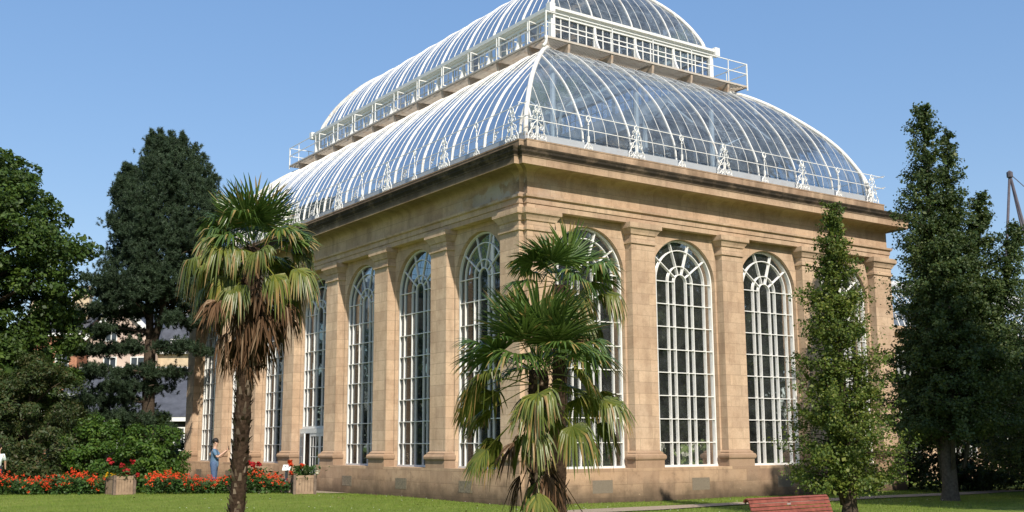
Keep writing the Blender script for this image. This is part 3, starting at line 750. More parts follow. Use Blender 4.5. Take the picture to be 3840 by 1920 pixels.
# pine with two stems
def pine(base):
    root = thing('pine_tree', 'tall dark pine with two stems and sparse lower branches beside the tall palm', 'tree', base)
    H = 17.3
    rx = lambda u, d, z: (u * RD[0] + d * FD[0], u * RD[1] + d * FD[1], z)
    mb = MB()
    mb.tube([rx(-.25, 0, -.2), rx(-.2, 0, 2.5), rx(-.25, 0, 5), rx(-.3, 0, 7.0)], [.36, .32, .30, .26], 9, True, .08)
    mb.tube([rx(-.3, 0, 6.6), rx(-.45, .05, 8.5), rx(-.42, .1, 11), rx(-.3, 0, 14), rx(-.1, 0, 16.6)], [.22, .19, .16, .10, .03], 8, True, .08)
    mb.tube([rx(-.2, 0, 6.6), rx(.25, -.05, 8.3), rx(.42, -.1, 11), rx(.7, 0, 14), rx(.6, 0, 16.4)], [.22, .19, .16, .10, .03], 8, True, .08)
    tips = []
    # dense crown
    PR = [(8.6, 2.7), (9.6, 2.7), (10.5, 2.3), (12, 2.45), (13.2, 2.45), (14.2, 2.15), (15.2, 1.65), (16.2, 1.0), (17.2, .3)]
    for _ in range(820):
        z = rng.uniform(8.7, 17.2); r = np.interp(z, [p[0] for p in PR], [p[1] for p in PR]); a = rng.uniform(0, 2 * math.pi)
        if rng.uniform() > (r / 2.9) ** 1.2: continue
        rr = r * (rng.uniform(.72, 1.05) if rng.uniform() < .72 else rng.uniform(.2, .8)) * (1 + .12 * math.sin(4 * a + 3 * z))
        tips.append((rr * math.cos(a) + (.22 if z > 11 else -.05), rr * math.sin(a), z, .55))
    n_up = len(tips)
    for _ in range(46):                                             # shoots that stand clear of the outline
        z = rng.uniform(9.5, 16.6); r = np.interp(z, [p[0] for p in PR], [p[1] for p in PR]); a = rng.uniform(0, 2 * math.pi)
        for q in range(4): tips.append(((r * (.96 + .05 * q)) * math.cos(a) + (.22 if z > 11 else -.05), (r * (.96 + .05 * q)) * math.sin(a), z + .26 * q, .40 - .07 * q))
    for u, d in ((.25, 0), (.75, .3), (-.2, -.3), (.9, -.2)):
        for q in range(5): tips.append((u, d, 16.3 + .27 * q * (1 if u < .5 else .85), .42 - .07 * q))
    # right-hand shoulder and left skirts, then separate whorls lower down
    for _ in range(60): tips.append((rng.uniform(2.1, 3.3), rng.normal(0, .9), rng.uniform(12.3, 13.6), .5))
    for z, u0, u1 in ((9.8, -3.3, -.8), (9.2, -3.5, -.4), (8.4, -4.0, .6), (7.85, .5, 2.4), (7.4, -3.6, -1.2), (6.55, -4.6, 2.2), (5.4, -4.7, 1.2), (4.65, -3.4, .4), (4.0, -3.6, -.6), (3.2, -3.4, .6), (2.4, -3.4, 1.2)):
        for _ in range(int((u1 - u0) * 11)):
            u = rng.uniform(u0, u1); tips.append((u, rng.normal(0, 1.0), z + rng.normal(0, .10) - .02 * abs(u), .32))
        for e in (u0, u1, u0 * .5, u1 * .6):
            mb.tube([rx(-.2, 0, z - .1), rx(e * .5, rng.normal(0, .5), z + .12), rx(e * .95, rng.normal(0, .8), z)], [.07, .05, .015], 5)
    T = np.array([rx(u, d, z) for u, d, z, s in tips]); S = np.array([t[3] for t in tips])
    ii = rng.choice(n_up, 90, replace=False)
    for i in ii:
        u, d, z, s = tips[i]; o = -.4 if u < 0 else .45; mb.tube([rx(o, 0, z - .8), rx((u + o) / 2, d / 2, z - .25), rx(u, d, z)], [.06, .04, .012], 4)
    mb.build('trunk', M_bark, root, True)
    # every tip: several shoots, every shoot a bottle-brush of needles
    m = len(T); ns, nn = 20, 44
    sh = T[:, None] + rng.normal(0, 1, (m, ns, 3)) * (S[:, None, None] * np.array([.46, .46, .40]))
    sh = sh.reshape(-1, 3); ax = unit(rng.normal(0, .5, sh.shape) + np.array([0, 0, .9]))
    tt = rng.uniform(0, .20, (len(sh), nn, 1)); pb = sh[:, None] + ax[:, None] * tt
    dr = unit(unit(rng.normal(0, 1, (len(sh), nn, 3))) + ax[:, None] * .55)
    ln = rng.uniform(.10, .17, (len(sh), nn, 1)); sd = unit(np.cross(dr, rng.normal(0, 1, dr.shape))) * .013
    V = np.stack([pb - sd, pb + sd, pb + dr * ln], 2).reshape(-1, 3, 3)
    npmesh('crown', V, M_pine, root)
pine((-2.75, 27.3, gh(-2.75, 27.3)))

# spiry trees on the right
def spire_tree(label, base, leaders, z_low, bark, ncl, nleaf, lsize, mat, trunk_r, trunk_top, group, seed=0):
    root = thing('spire_tree', label, 'tree', base, 0, group)
    mb = MB(); C, Rr, D = [], [], []
    mb.tube([(0, 0, -.25), (0, 0, .02), (.02, 0, .35), (.0, .02, trunk_top * .4), (leaders[0][0] * RD[0] * .6, leaders[0][0] * RD[1] * .6, trunk_top)], [trunk_r * 1.75, trunk_r * 1.35, trunk_r, trunk_r * .7, .03], 9, True, .1)
    for (u, d, zb, zt, r0, pw, wgt, lu) in leaders:
        x0, y0 = np.array([u - lu, d]) @ np.array([RD, FD]); x1, y1 = np.array([u, d]) @ np.array([RD, FD])
        mb.tube([(x0 * .4, y0 * .4, max(zb - 1, .3)), ((x0 + x1) / 2, (y0 + y1) / 2, (zb + zt) / 2), (x1, y1, zt - .1)], [.07, .045, .01], 5)
        for _ in range(int(ncl * wgt)):
            t = 1 - rng.uniform(0, 1) ** .62 if rng.uniform() < .8 else rng.uniform(.5, 1)
            r = r0 * (1 - t) ** pw + .05; a = rng.uniform(0, 2 * math.pi)
            q = r * (1 + .28 * math.sin(2 * a + t * 23) + .20 * math.sin(5 * a - t * 37)) * (rng.uniform(.65, 1.08) if rng.uniform() < .75 else rng.uniform(.1, .8))
            z = zb + (zt - zb) * t + .18 * q; tier = math.sin(z * 8.5 + 1.3 * math.sin(2 * a))
            if tier < -.35 and q > .5 * r and rng.uniform() < .75: continue
            z -= .12 * tier * q; q *= 1 + .12 * tier
            if z < z_low: continue
            cx = x0 + (x1 - x0) * t; cy = y0 + (y1 - y0) * t
            C.append((cx + q * math.cos(a), cy + q * math.sin(a), z)); Rr.append(rng.uniform(.14, .30) * (.55 + .45 * min(1, r))); D.append((math.cos(a), math.sin(a), .22))
            if rng.uniform() < .25: mb.tube([(cx, cy, z - .25 * q), (cx + .5 * q * math.cos(a), cy + .5 * q * math.sin(a), z - .05), C[-1]], [.022, .015, .005], 4)
    C = np.array(C); Rr = np.array(Rr); D = np.array(D)
    m = len(C); ax = unit(D + rng.normal(0, .35, (m, 3)) + np.array([0, 0, .25])); tt = rng.uniform(-1., 1.25, (m, nleaf, 1))
    P = C[:, None] + ax[:, None] * tt * (Rr * 1.5)[:, None, None] + rng.normal(0, 1, (m, nleaf, 3)) * (Rr * .34)[:, None, None] * (1.25 - .45 * np.abs(tt)); P = P.reshape(-1, 3)
    leaves('crown', P, np.repeat(D, nleaf, 0) * .6 + rng.normal(0, .4, P.shape), lsize, mat, root, .75)
    mb.build('trunk', bark, root, True)
    return root
spire_tree('slender pointed green tree standing in front of the right facade, behind the red bench', (3.5, -9.05, gh(3.5, -9.05)),
           [(-.05, 0, .55, 7.95, 1.24, .93, 1., 0), (.45, .2, .6, 3.9, .75, .8, .20, .1), (-.4, -.1, .6, 3.6, .65, .8, .20, 0)], .42, M_bark, 860, 54, .062, M_leaf_spire, .17, 6.5, 'spiry trees by the glasshouse')
spire_tree('tall broad dark tree with several pointed leaders right of the glasshouse corner', (12.4, -5.85, gh(12.4, -5.85)),
           [(-.05, 0, 1.8, 12.95, 1.55, .80, 1., 0), (.85, .2, 6.0, 12.1, 1.0, .95, .30, .6), (-.30, 0, 2.2, 8.8, .75, .8, .3, -.2), (1.75, .1, 3.6, 9.9, 1.25, .85, .5, 1.1), (2.7, -.3, 3.2, 8.9, .9, .85, .4, 1.5), (.6, .0, 1.8, 9.8, 1.55, .75, .6, .3), (-.4, .2, 1.6, 6.6, 1.25, .7, .35, 0), (0.1, -.8, 2.0, 7.5, 1.25, .7, .4, 0), (.7, .8, 2.0, 8, 1.3, .7, .35, 0), (1.5, 0, 2.0, 6.5, 1.3, .7, .3, .3)],
           1.75, M_bark_pale, 1250, 56, .072, M_leaf_far, .25, 11.5, 'spiry trees by the glasshouse')
spire_tree('broad dark tree cut by the right edge of the picture', (17.4, -6.2, gh(17.4, -6.2)),
           [(.4, 0, .8, 7.4, 2.2, .6, 1., 0), (-.7, 0, .8, 5.4, 1.6, .7, .4, 0), (1.1, 0, 1, 7.0, 1.6, .7, .4, 0)], .4, M_bark_pale, 900, 50, .08, M_leaf_far, .22, 7.5, 'spiry trees by the glasshouse')
for x, y, h, lb in ((19.2, -1.6, 3.4, 'dark bush just right of the glasshouse corner'), (22.4, -2.6, 4.2, 'dark bush behind the trunk of the broad tree'), (25.8, -4.8, 4.4, 'dark bush at the right edge, deep in the shade'), (21., 1.8, 4.6, 'dark bush against the low glass wing'), (29, -1.5, 6.5, 'tall dark bush far back at the right edge')):
    broad_tree('dark_shrub', lb, 'shrub', (x, y, gh(x, y)), h, .02, [(0, 1.7), (.4, 2.0), (.8, 1.5), (1, .5)], 100, .5, 120, .13, M_leaf_dark, M_bark, trunk_r=.08)

# the wood across the lawn that the panes mirror
n = 110; C = np.stack([rng.uniform(8, 125, n), rng.uniform(-66, -46, n), rng.uniform(3, 25, n)], 1)
n = 70; C2 = np.stack([rng.uniform(-85, -62, n), rng.uniform(-10, 150, n), rng.uniform(3, 22, n)], 1)
C = np.concatenate([C, np.stack([rng.uniform(35, 110, 60), rng.uniform(-64, -50, 60), rng.uniform(10, 28, 60)], 1)])
C3 = np.stack([rng.uniform(-60, 10, 24), rng.uniform(-118, -85, 24), rng.uniform(4, 14, 24)], 1)
C4 = np.array([(7.2, -21, 16.6), (6.8, -20.6, 14.2), (8.4, -21.6, 14.5), (7.4, -21, 11.5), (9.6, -22.5, 12), (12.6, -22.5, 16.5), (11, -23, 14.5), (14.5, -22.5, 15.5), (13.5, -23, 12), (16.5, -22, 14), (18.8, -21.5, 13), (17, -23, 11), (21, -21, 12)])
C = np.concatenate([C, C2, C3]); P, d = clump_points(C, rng.uniform(3, 5.5, 264), 620, 1.05); P4, d4 = clump_points(C4, np.full(13, 2.15), 3400, 1.05)
sz = np.concatenate([np.full(len(P), .62), np.full(len(P4), .24)]); P = np.concatenate([P, P4]); d = np.concatenate([d, d4]); P[:, 2] = np.maximum(P[:, 2], .2)
tag(leaves('far_wood', P, d, sz, M_leaf_dark), 'wood on the far side of the garden, mirrored in the window panes', 'wood', None, 'stuff')

# ------------------------------------------------------------------ fan palms
def frond(base, az, el, pet, blade, droop, nseg, spread, mat, parent, name, cup=.12, wid=.034, roll=0., sag=.12):
    mess = 5. if name == 'dead_frond' else 1.
    base = np.array(base, float); d0 = np.array([math.cos(az) * math.cos(el), math.sin(az) * math.cos(el), math.sin(el)])
    ts = np.linspace(0, 1, 6); pts = base + d0 * pet * ts[:, None] + np.array([0, 0, -1.]) * (sag * pet * ts ** 2)[:, None]
    end = pts[-1]; d1 = unit(pts[-1] - pts[-2]); s = np.cross(d1, [0, 0, 1.]); s = unit(s) if np.linalg.norm(s) > .05 else np.array([math.sin(az), -math.cos(az), 0.])
    nrm = unit(np.cross(s, d1))
    if roll: s, nrm = s * math.cos(roll) + nrm * math.sin(roll), nrm * math.cos(roll) - s * math.sin(roll)
    vs, fs, tip = [], [], []
    # petiole: thin three-sided stalk
    for i, p in enumerate(pts):
        w = .013 - .005 * i / 5
        for q in (-s * w, s * w, -nrm * w): vs.append(p + q); tip.append(.35)
    for i in range(5):
        for j in range(3): fs.append((i * 3 + j, i * 3 + (j + 1) % 3, i * 3 + 3 + (j + 1) % 3, i * 3 + 3 + j))
    T = [0.03, .3, .52, .72, .88, 1.]; W = [.18, .95, 1., .8, .5, .06]
    for k in range(nseg):
        a = R(spread) * (2 * k / (nseg - 1) - 1) + rng.normal(0, .02) * mess
        dr = unit(math.cos(a) * d1 + math.sin(a) * s + nrm * (cup * abs(math.sin(a)) + rng.normal(0, .04) * mess))
        ln = blade * (1 - .30 * (abs(a) / R(spread)) ** 2) * rng.uniform(.88, 1.06); dp = droop * rng.uniform(.6, 1.4)
        o = len(vs); bend = rng.uniform(.42, .6); sw = rng.normal(0, .05) * mess
        prev = end
        for t, w in zip(T, W):
            fall = dp * max(0, t - bend) ** 1.35 * 1.75 + .05 * droop * t * t
            p = end + dr * ln * (t - .42 * min(1.4, dp) * max(0, t - bend)) + np.array([0, 0, -1.]) * ln * fall + s * sw * ln * t * t
            tg = unit(p - prev + 1e-6 * dr); prev = p
            c = np.cross(tg, nrm); c = unit(c) if np.linalg.norm(c) > .15 else s
            ww = wid * w * .5
            vs += [p - c * ww, p + nrm * ww * .55, p + c * ww]; tip += [t, t, t]
        for i in range(5):
            b0 = o + i * 3; fs += [(b0, b0 + 1, b0 + 4, b0 + 3), (b0 + 1, b0 + 2, b0 + 5, b0 + 4)]
    me = bpy.data.meshes.new(name); me.from_pydata([tuple(v) for v in vs], [], fs)
    at = me.attributes.new('tip', 'FLOAT', 'POINT'); at.data.foreach_set('value', tip)
    return link(name, me, mat, parent)
def fan_palm(label, base, H, trunk_r, lean, sets, stubs=260, bulge=1.):
    """sets: (count, el range, petiole, blade, droop range, material, name, z offset range, spread)"""
    root = thing('fan_palm', label, 'palm', base, 0, 'fan palms on the lawn')
    mb = MB(); n = 26
    pts = [(lean[0] * (i / n) ** 1.3, lean[1] * (i / n) ** 1.3, -.3 + (H + .3) * i / n) for i in range(n + 1)]
    mb.tube(pts, [trunk_r * (1 + .06 * math.sin(i * 2.1) + (.25 if i > n - 6 else 0)) * bulge for i in range(n + 1)], 12, True, .07)
    tr = mb.build('trunk', M_fibre, root, True)
    # old leaf bases and fibre tufts on the stem
    k = stubs; z = rng.uniform(-.1, H, k); a = rng.uniform(0, 2 * math.pi, k); f = (np.clip(z, 0, H) / H) ** 1.3
    cx, cy = lean[0] * f, lean[1] * f; rad = np.stack([np.cos(a), np.sin(a), 0 * a], 1); tg = np.stack([-np.sin(a), np.cos(a), 0 * a], 1)
    P = np.stack([cx, cy, z], 1) + rad * trunk_r * .97; w = rng.uniform(.016, .036, k)[:, None]; l = rng.uniform(.04, .12, k)[:, None]
    up = np.array([0, 0, 1.]); o = rad * rng.uniform(.02, .07, k)[:, None]
    V = np.stack([P - tg * w, P + tg * w, P + tg * w * .5 + up * l + o, P - tg * w * .5 + up * l + o], 1)
    npmesh('bark_scales', V, M_stub, root)
    top = np.array([lean[0], lean[1], H])
    for cnt, (e0, e1), pet, bl, (r0, r1), mat, nm, (z0, z1), spread, a0 in sets:
        for i in range(cnt):
            az = a0 + 2 * math.pi * (i + rng.uniform(-.5, .5)) / cnt; e = rng.uniform(e0, e1)
            b = top + np.array([math.cos(az) * trunk_r * .7, math.sin(az) * trunk_r * .7, rng.uniform(z0, z1)])
            frond(b, az, R(e), pet * rng.uniform(.82, 1.15), bl * rng.uniform(.88, 1.12), rng.uniform(r0, r1), 38 if nm == 'frond' else 22, spread * rng.uniform(.9, 1.08), mat, root, nm, roll=rng.normal(0, .35))
    return root, top
E60 = (-.12, .05)
p1, top = fan_palm('tall single palm with a shaggy brown skirt standing alone on the left lawn', (-13.21, -11.37, gh(-13.2, -11.3)), 4.78, .118, (.10, -.06), [
    (5, (50, 80), .42, .66, (.0, .12), M_palm, 'frond', (.05, .2), 118, .3),
    (6, (20, 46), .54, .60, (.3, .8), M_palm, 'frond', (.0, .12), 100, .9),
    (6, (0, 30), .46, .56, (.3, .9), M_palm, 'frond', (-.05, .1), 105, .0),
    (9, (-6, 24), .56, .48, (.7, 1.4), M_palm_old, 'frond', (-.1, .08), 86, .1),
    (8, (-24, 4), .68, .46, (1.0, 1.7), M_palm_old, 'frond', (-.16, .02), 82, .5),
    (8, (-42, -18), .66, .44, (.8, 1.6), M_palm_old, 'frond', (-.3, -.08), 76, .9),
    (9, (-52, -22), .66, .38, (.8, 1.8), M_palm_dead, 'dead_frond', (-.45, -.25), 70, .2),
    (8, (-74, -52), .62, .40, (.6, 1.6), M_palm_dead, 'dead_frond', (-.75, -.35), 46, .4),
    (12, (-88, -70), .36, .46, (.3, 1.0), M_palm_dead, 'dead_frond', (-.95, -.3), 28, .1),
    (12, (-89, -76), .22, .40, (.2, .8), M_palm_dead, 'dead_frond', (-1.45, -.85), 22, .7)], 640)
for az, e, rl_ in ((-111, 80, 0), (-150, 58, .2), (-70, 52, -.2)): frond((.10, -.06, 4.92), R(az), R(e), .40, .72, .06, 42, 118, M_palm, p1, 'frond', roll=rl_)
p2, top = fan_palm('short bushy palm with broad upright fans and ragged hanging leaves before the corner', (-11.18, -16.12, gh(-11.18, -16.12)), 2.72, .095, (.06, .03), [
    (6, (40, 76), .48, .70, (.0, .15), M_palm, 'frond', (.05, .2), 112, .25),
    (10, (4, 42), .62, .62, (.2, .7), M_palm, 'frond', (-.05, .1), 100, .7),
    (12, (-22, 12), .74, .50, (.5, 1.1), M_palm_old, 'frond', (-.25, .0), 88, .1),
    (9, (-46, -18), .70, .46, (.5, 1.2), M_palm_old, 'frond', (-.5, -.15), 80, .5),
    (5, (-80, -52), .55, .46, (.4, 1.0), M_palm_dead, 'dead_frond', (-.8, -.3), 40, .9)], 300, 1.05)
for az, e, rl_ in ((-125, 66, .1), (-168, 56, .3), (-80, 58, -.3), (-150, 34, .1), (-95, 30, -.1)): frond((.06, .03, 2.86), R(az), R(e), .48, .80, .10, 44, 116, M_palm, p2, 'frond', roll=rl_)
for az, e, pet, bl, mt, z in ((-2.2, -60, .80, .45, M_palm_old, -.70), (2.7, -64, 1.05, .40, M_palm_dead, -.9), (-2.9, -70, 1.05, .42, M_palm_dead, -.8), (-.55, -52, .95, .36, M_palm_dead, -.95), (-1.4, -80, 1.2, .46, M_palm_old, -.70), (-1.9, -76, .9, .42, M_palm_old, -.55), (-2.5, -82, .7, .45, M_palm_old, -.6)):
    frond((.03, .0, 2.72 + z), az, R(e), pet, bl, .6, 22, 50, mt, p2, 'dead_frond' if mt is M_palm_dead else 'frond')
p3, top = fan_palm('second palm behind the bushy one, its head higher against the first arched window', (-9.42, -14.2, gh(-9.42, -14.2)), 4.10, .105, (-.22, -.45), [
    (6, (42, 80), .34, .58, (.0, .2), M_palm, 'frond', (.03, .15), 112, .5),
    (8, (4, 40), .46, .52, (.4, .9), M_palm, 'frond', (-.05, .08), 100, .2),
    (7, (-25, 2), .52, .44, (.8, 1.5), M_palm_old, 'frond', (-.15, .0), 85, .7),
    (5, (-58, -28), .46, .44, (.7, 1.4), M_palm_old, 'frond', (-.3, -.1), 70, .1),
    (4, (-84, -62), .35, .42, (.5, 1.2), M_palm_dead, 'dead_frond', (-.5, -.2), 40, .3)], 300)

# ------------------------------------------------------------------ inside the glasshouse
def inner_tree(label, x, y, h, r, mat, ls=.22):
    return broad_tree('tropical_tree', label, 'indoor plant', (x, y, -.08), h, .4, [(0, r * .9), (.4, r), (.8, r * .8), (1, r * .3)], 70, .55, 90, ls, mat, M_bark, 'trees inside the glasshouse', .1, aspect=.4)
for lb, x, y, h, r in (('dark indoor tree behind the nearest corner windows', 3.9, 4.2, 7.2, 1.5), ('dark indoor tree behind the third window of the right facade', 11.9, 4.6, 8.4, 2.0), ('indoor tree between the second and third right-hand windows', 8.6, 5.0, 8.2, 1.7),
                       ('indoor tree behind the last window of the right facade', 15.4, 4.4, 9.2, 2.2), ('indoor tree behind the second window of the long facade', 3.8, 8.0, 7.0, 1.6), ('indoor tree behind the third window of the long facade', 4.0, 12.4, 6.4, 1.7),
                       ('indoor tree behind the glass entrance door', 4.2, 17.6, 7.4, 1.8), ('indoor tree behind the fifth window of the long facade', 4.2, 21.5, 6.8, 1.7), ('indoor tree behind the far windows of the long facade', 4.2, 26.5, 7.6, 1.8),
                       ('tall indoor tree seen through the second right-hand window', 9.0, 8.5, 10.5, 2.4), ('tall indoor tree seen through the third right-hand window', 13.6, 8.0, 10.6, 2.7), ('tall indoor tree near the back corner of the glasshouse', 16.2, 8.6, 10.0, 2.1),
                       ('tall indoor tree in the middle of the glasshouse, level with the door', 9.2, 15.0, 10.5, 2.6), ('tall indoor tree in the far half of the glasshouse', 9.2, 23.0, 10.0, 2.6), ('tall indoor tree in the near half, seen through the corner windows', 7.0, 7.6, 9.6, 2.2)):
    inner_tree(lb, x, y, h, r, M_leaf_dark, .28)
def banana(label, x, y, n, h):
    root = thing('banana_plant', label, 'indoor plant', (x, y, -.08), 0, 'banana plants inside the glasshouse')
    mb = MB(); mb.tube([(0, 0, 0), (.02, 0, h * .3), (0, .02, h * .5)], [.10, .08, .05], 8); mb.build('stem', M_banana, root, True)
    lf = MB()
    for i in range(n):
        az = 2 * math.pi * i / n + rng.uniform(-.3, .3); el = rng.uniform(.5, 1.3); L = min(2.1, h * rng.uniform(.45, .6)); b = np.array([0, 0, h * rng.uniform(.3, .5)])
        d = np.array([math.cos(az) * math.cos(el), math.sin(az) * math.cos(el), math.sin(el)]); s = np.array([-math.sin(az), math.cos(az), 0]); prev = None
        loops = []
        for j in range(9):
            t = j / 8; p = b + d * L * t + np.array([math.cos(az) * .35, math.sin(az) * .35, -.45]) * L * t * t * .8
            w = .30 * math.sin(math.pi * min(1, max(0, (t - .12) / .88))) ** .6 + .02
            loops.append([tuple(p - s * w + np.array([0, 0, .05])), tuple(p), tuple(p + s * w + np.array([0, 0, .05]))])
        lf.rings(loops, False, False)
    lf.build('leaves', M_banana, root, False, False)
banana('pale green banana plant inside the second window of the right facade', 7.4, 3.3, 10, 4.2)
banana('banana plant inside the second window, close to its right jamb', 9.4, 3.6, 9, 5.0)
banana('banana plant inside the first window of the right facade', 4.2, 3.3, 9, 3.8)
banana('low banana plant inside the third window of the right facade', 12.9, 3.4, 8, 3.4)

# ------------------------------------------------------------------ flower beds, planters, signs
def bed(a, b, label, seed):
    a, b = np.array(a), np.array(b); L = np.linalg.norm(b - a); u = (b - a) / L; nrm = np.array([-u[1], u[0]])
    if nrm @ FD < 0: nrm = -nrm
    n = int(L * 46); s = rng.uniform(0, L, n); d = rng.uniform(0, 1.0, n); c = a + u * s[:, None] + nrm * d[:, None]
    hgt = .47 + .09 * np.sin(s * 2.3) + rng.normal(0, .05, n)
    lvl = rng.uniform(0, 1, (n, 34)) ** .7
    P = np.zeros((n, 34, 3)); P[..., :2] = c[:, None] + rng.normal(0, .10, (n, 34, 2)); P[..., 2] = ground_h(c[:, 0], c[:, 1])[:, None] + hgt[:, None] * lvl
    P = P.reshape(-1, 3); base = leaves('flower_bed', P, rng.normal(0, .4, P.shape) + np.array([*(-FD), .5]), .085, M_bed)
    tag(base, label, 'flower bed', None, 'stuff')
    m = int(n * 1.25); s = rng.uniform(0, L, m); d = rng.uniform(-.05, 1.0, m); c = a + u * s[:, None] + nrm * d[:, None]
    z = ground_h(c[:, 0], c[:, 1]) + .50 + .11 * np.sin(s * 2.3) + rng.normal(.02, .075, m); low_ = rng.uniform(0, 1, m) < .14; z[low_] -= rng.uniform(.05, .28, low_.sum()); c[low_] = (a + u * s[low_, None] - nrm * .06)
    F = np.repeat(np.stack([c[:, 0], c[:, 1], z], 1), 9, 0) + rng.normal(0, .032, (m * 9, 3))
    leaves('blossoms', F, rng.normal(0, .5, F.shape) + np.array([*(-FD), .3]), .042, M_red, base, .8)
bed((-12.9, 13.45), (-9.30, 10.98), 'long bed of scarlet flowers left of the wooden planter', 1)
bed((-8.18, 10.18), (-4.22, 7.46), 'long bed of scarlet flowers between the two wooden planters', 2)
M_wood = simple_mat('planter_wood', (.31, .215, .145), .8, .25, 5, .15, .2)
M_wood_grey = simple_mat('planter_post', (.17, .125, .095), .85, .3, 9, .15, .2)
def planter(loc, rz, label, plants, group):
    """square wooden planter box, .64 wide and .62 high; plants stand in it as things of their own"""
    root = thing('wooden_planter', label, 'planter', loc, rz, group); w, h = .33, .60
    for sx in (-1, 1):
        for sy in (-1, 1):
            mb = MB(); mb.box((sx * w - .045, sy * w - .045, -.08), (sx * w + .045, sy * w + .045, h + .03)); mb.build('post', M_wood_grey, root)
    for i in range(4):
        mb = MB(); k = 6; ww = (2 * w - .09) / k
        for j in range(k):
            x = -w + .045 + j * ww
            mb.box((x + .004, -w - .012, .08), (x + ww - .004, -w + .012, h - .10))
        mb.box((-w + .045, -w - .022, h - .10), (w - .045, -w + .02, h)); mb.box((-w + .045, -w - .022, .0), (w - .045, -w + .02, .08))
        o = mb.build('side_panel', M_wood, root); o.rotation_euler = (0, 0, i * math.pi / 2)
    mb = MB(); mb.box((-w + .03, -w + .03, .3), (w - .03, w - .03, h - .06)); mb.build('soil', M_soil, root)
    return root
def flowers(loc, label, name, cat, n, r, h, lm, blooms, ls=.10):
    root = thing(name, label, cat, loc, 0)
    P = np.stack([rng.normal(0, r * .5, n), rng.normal(0, r * .5, n), rng.uniform(0, 1, n) ** .8 * h], 1)
    leaves('foliage', P, rng.normal(0, .5, P.shape) + np.array([0, 0, .5]), ls, lm, root, .4)
    mb = MB()
    for _ in range(9): x, y = rng.normal(0, r * .3, 2); mb.tube([(x * .3, y * .3, 0), (x, y, h * .9)], [.012, .006], 4)
    mb.build('stems', M_bed, root)
    for pts, mt in blooms:
        for (x, y, z, s) in pts:
            c = np.array([x, y, z]) + rng.normal(0, s * .42, (46, 3)); leaves('bloom', c, c - np.array([x, y, z]), s * 1.1, mt, root, .8)
    return root
a1 = (-8.72, 10.75); z1 = gh(*a1)
planter((*a1, z1), R(5), 'square wooden planter in the gap between the two scarlet beds', None, 'wooden planters'); ov = .50
flowers((a1[0], a1[1], z1 + ov), 'dark red dahlias spilling over the planter between the beds', 'dahlia', 'flowers', 700, .42, .42, M_bed,
        [([(x * RD[0] - .1, x * RD[1] - .1, z, .07) for x, z in ((-.28, .52), (-.36, .64), (.05, .40), (.1, .46), (.16, .26), (.02, .12), (.26, .30), (.44, .55), (.3, .2), (.62, .12))], M_crimson)])
flowers((a1[0] - .22, a1[1] + .10, z1 + ov), 'low yellow flowers along the left rim of the planter', 'yellow_bedding', 'flowers', 90, .2, .14, M_bed,
        [([(x * RD[0], x * RD[1], z, .05) for x, z in ((-.20, .17), (-.12, .12), (-.05, .14), (.03, .12), (.10, .15), (.17, .13), (-.2, .11))], M_yellow)], .06)
a2 = (-3.78, 7.22); z2 = gh(*a2)
planter((*a2, z2), R(-17), 'square wooden planter in front of the glass doors, at the right end of the bed', None, 'wooden planters')
flowers((a2[0], a2[1], z2 + ov), 'leafy planter flowers with red and cream blooms before the glass doors', 'dahlia', 'flowers', 700, .42, .40, M_bed,
        [([(x * RD[0] - .1, x * RD[1] - .1, z, .07) for x, z in ((-.42, .55), (-.38, .45), (-.02, .42), (-.36, .18))], M_red), ([(x * RD[0] - .1, x * RD[1] - .1, z, .055) for x, z in ((.1, .20), (.02, .32), (.5, .2))], leaf_mat('cream_petals', [(.8, .75, .6), (.85, .8, .7), (.8, .7, .5)]))])
flowers((-4.9, 9.0, gh(-4.9, 9.)), 'bushy dahlia with dark red heads behind the right end of the bed', 'dahlia', 'flowers', 900, .62, .82, M_bed,
        [([(x * RD[0] - .1, x * RD[1] - .1, z, .085) for x, z in ((-.05, 1.0), (.3, .98), (.12, .93), (-.35, .55), (-.25, .5))], M_crimson)], .12)
t = thing('info_sign', 'small dark lectern sign with a pale top at the right end of the scarlet bed', 'sign', (-4.1, 7.9, gh(-4.1, 7.9)), R(-35))
mb = MB(); mb.box((-.045, -.03, 0), (.045, .03, .78)); mb.build('post', M_iron, t)
mb = MB(); mb.add([(-.13, -.10, .74), (.13, -.10, .74), (.13, .10, .90), (-.13, .10, .90), (-.13, -.10, .77), (.13, -.10, .77), (.13, .10, .93), (-.13, .10, .93)], [(0, 3, 2, 1), (4, 5, 6, 7), (0, 1, 5, 4), (1, 2, 6, 5), (2, 3, 7, 6), (3, 0, 4, 7)]); mb.build('sign_board', M_white, t)

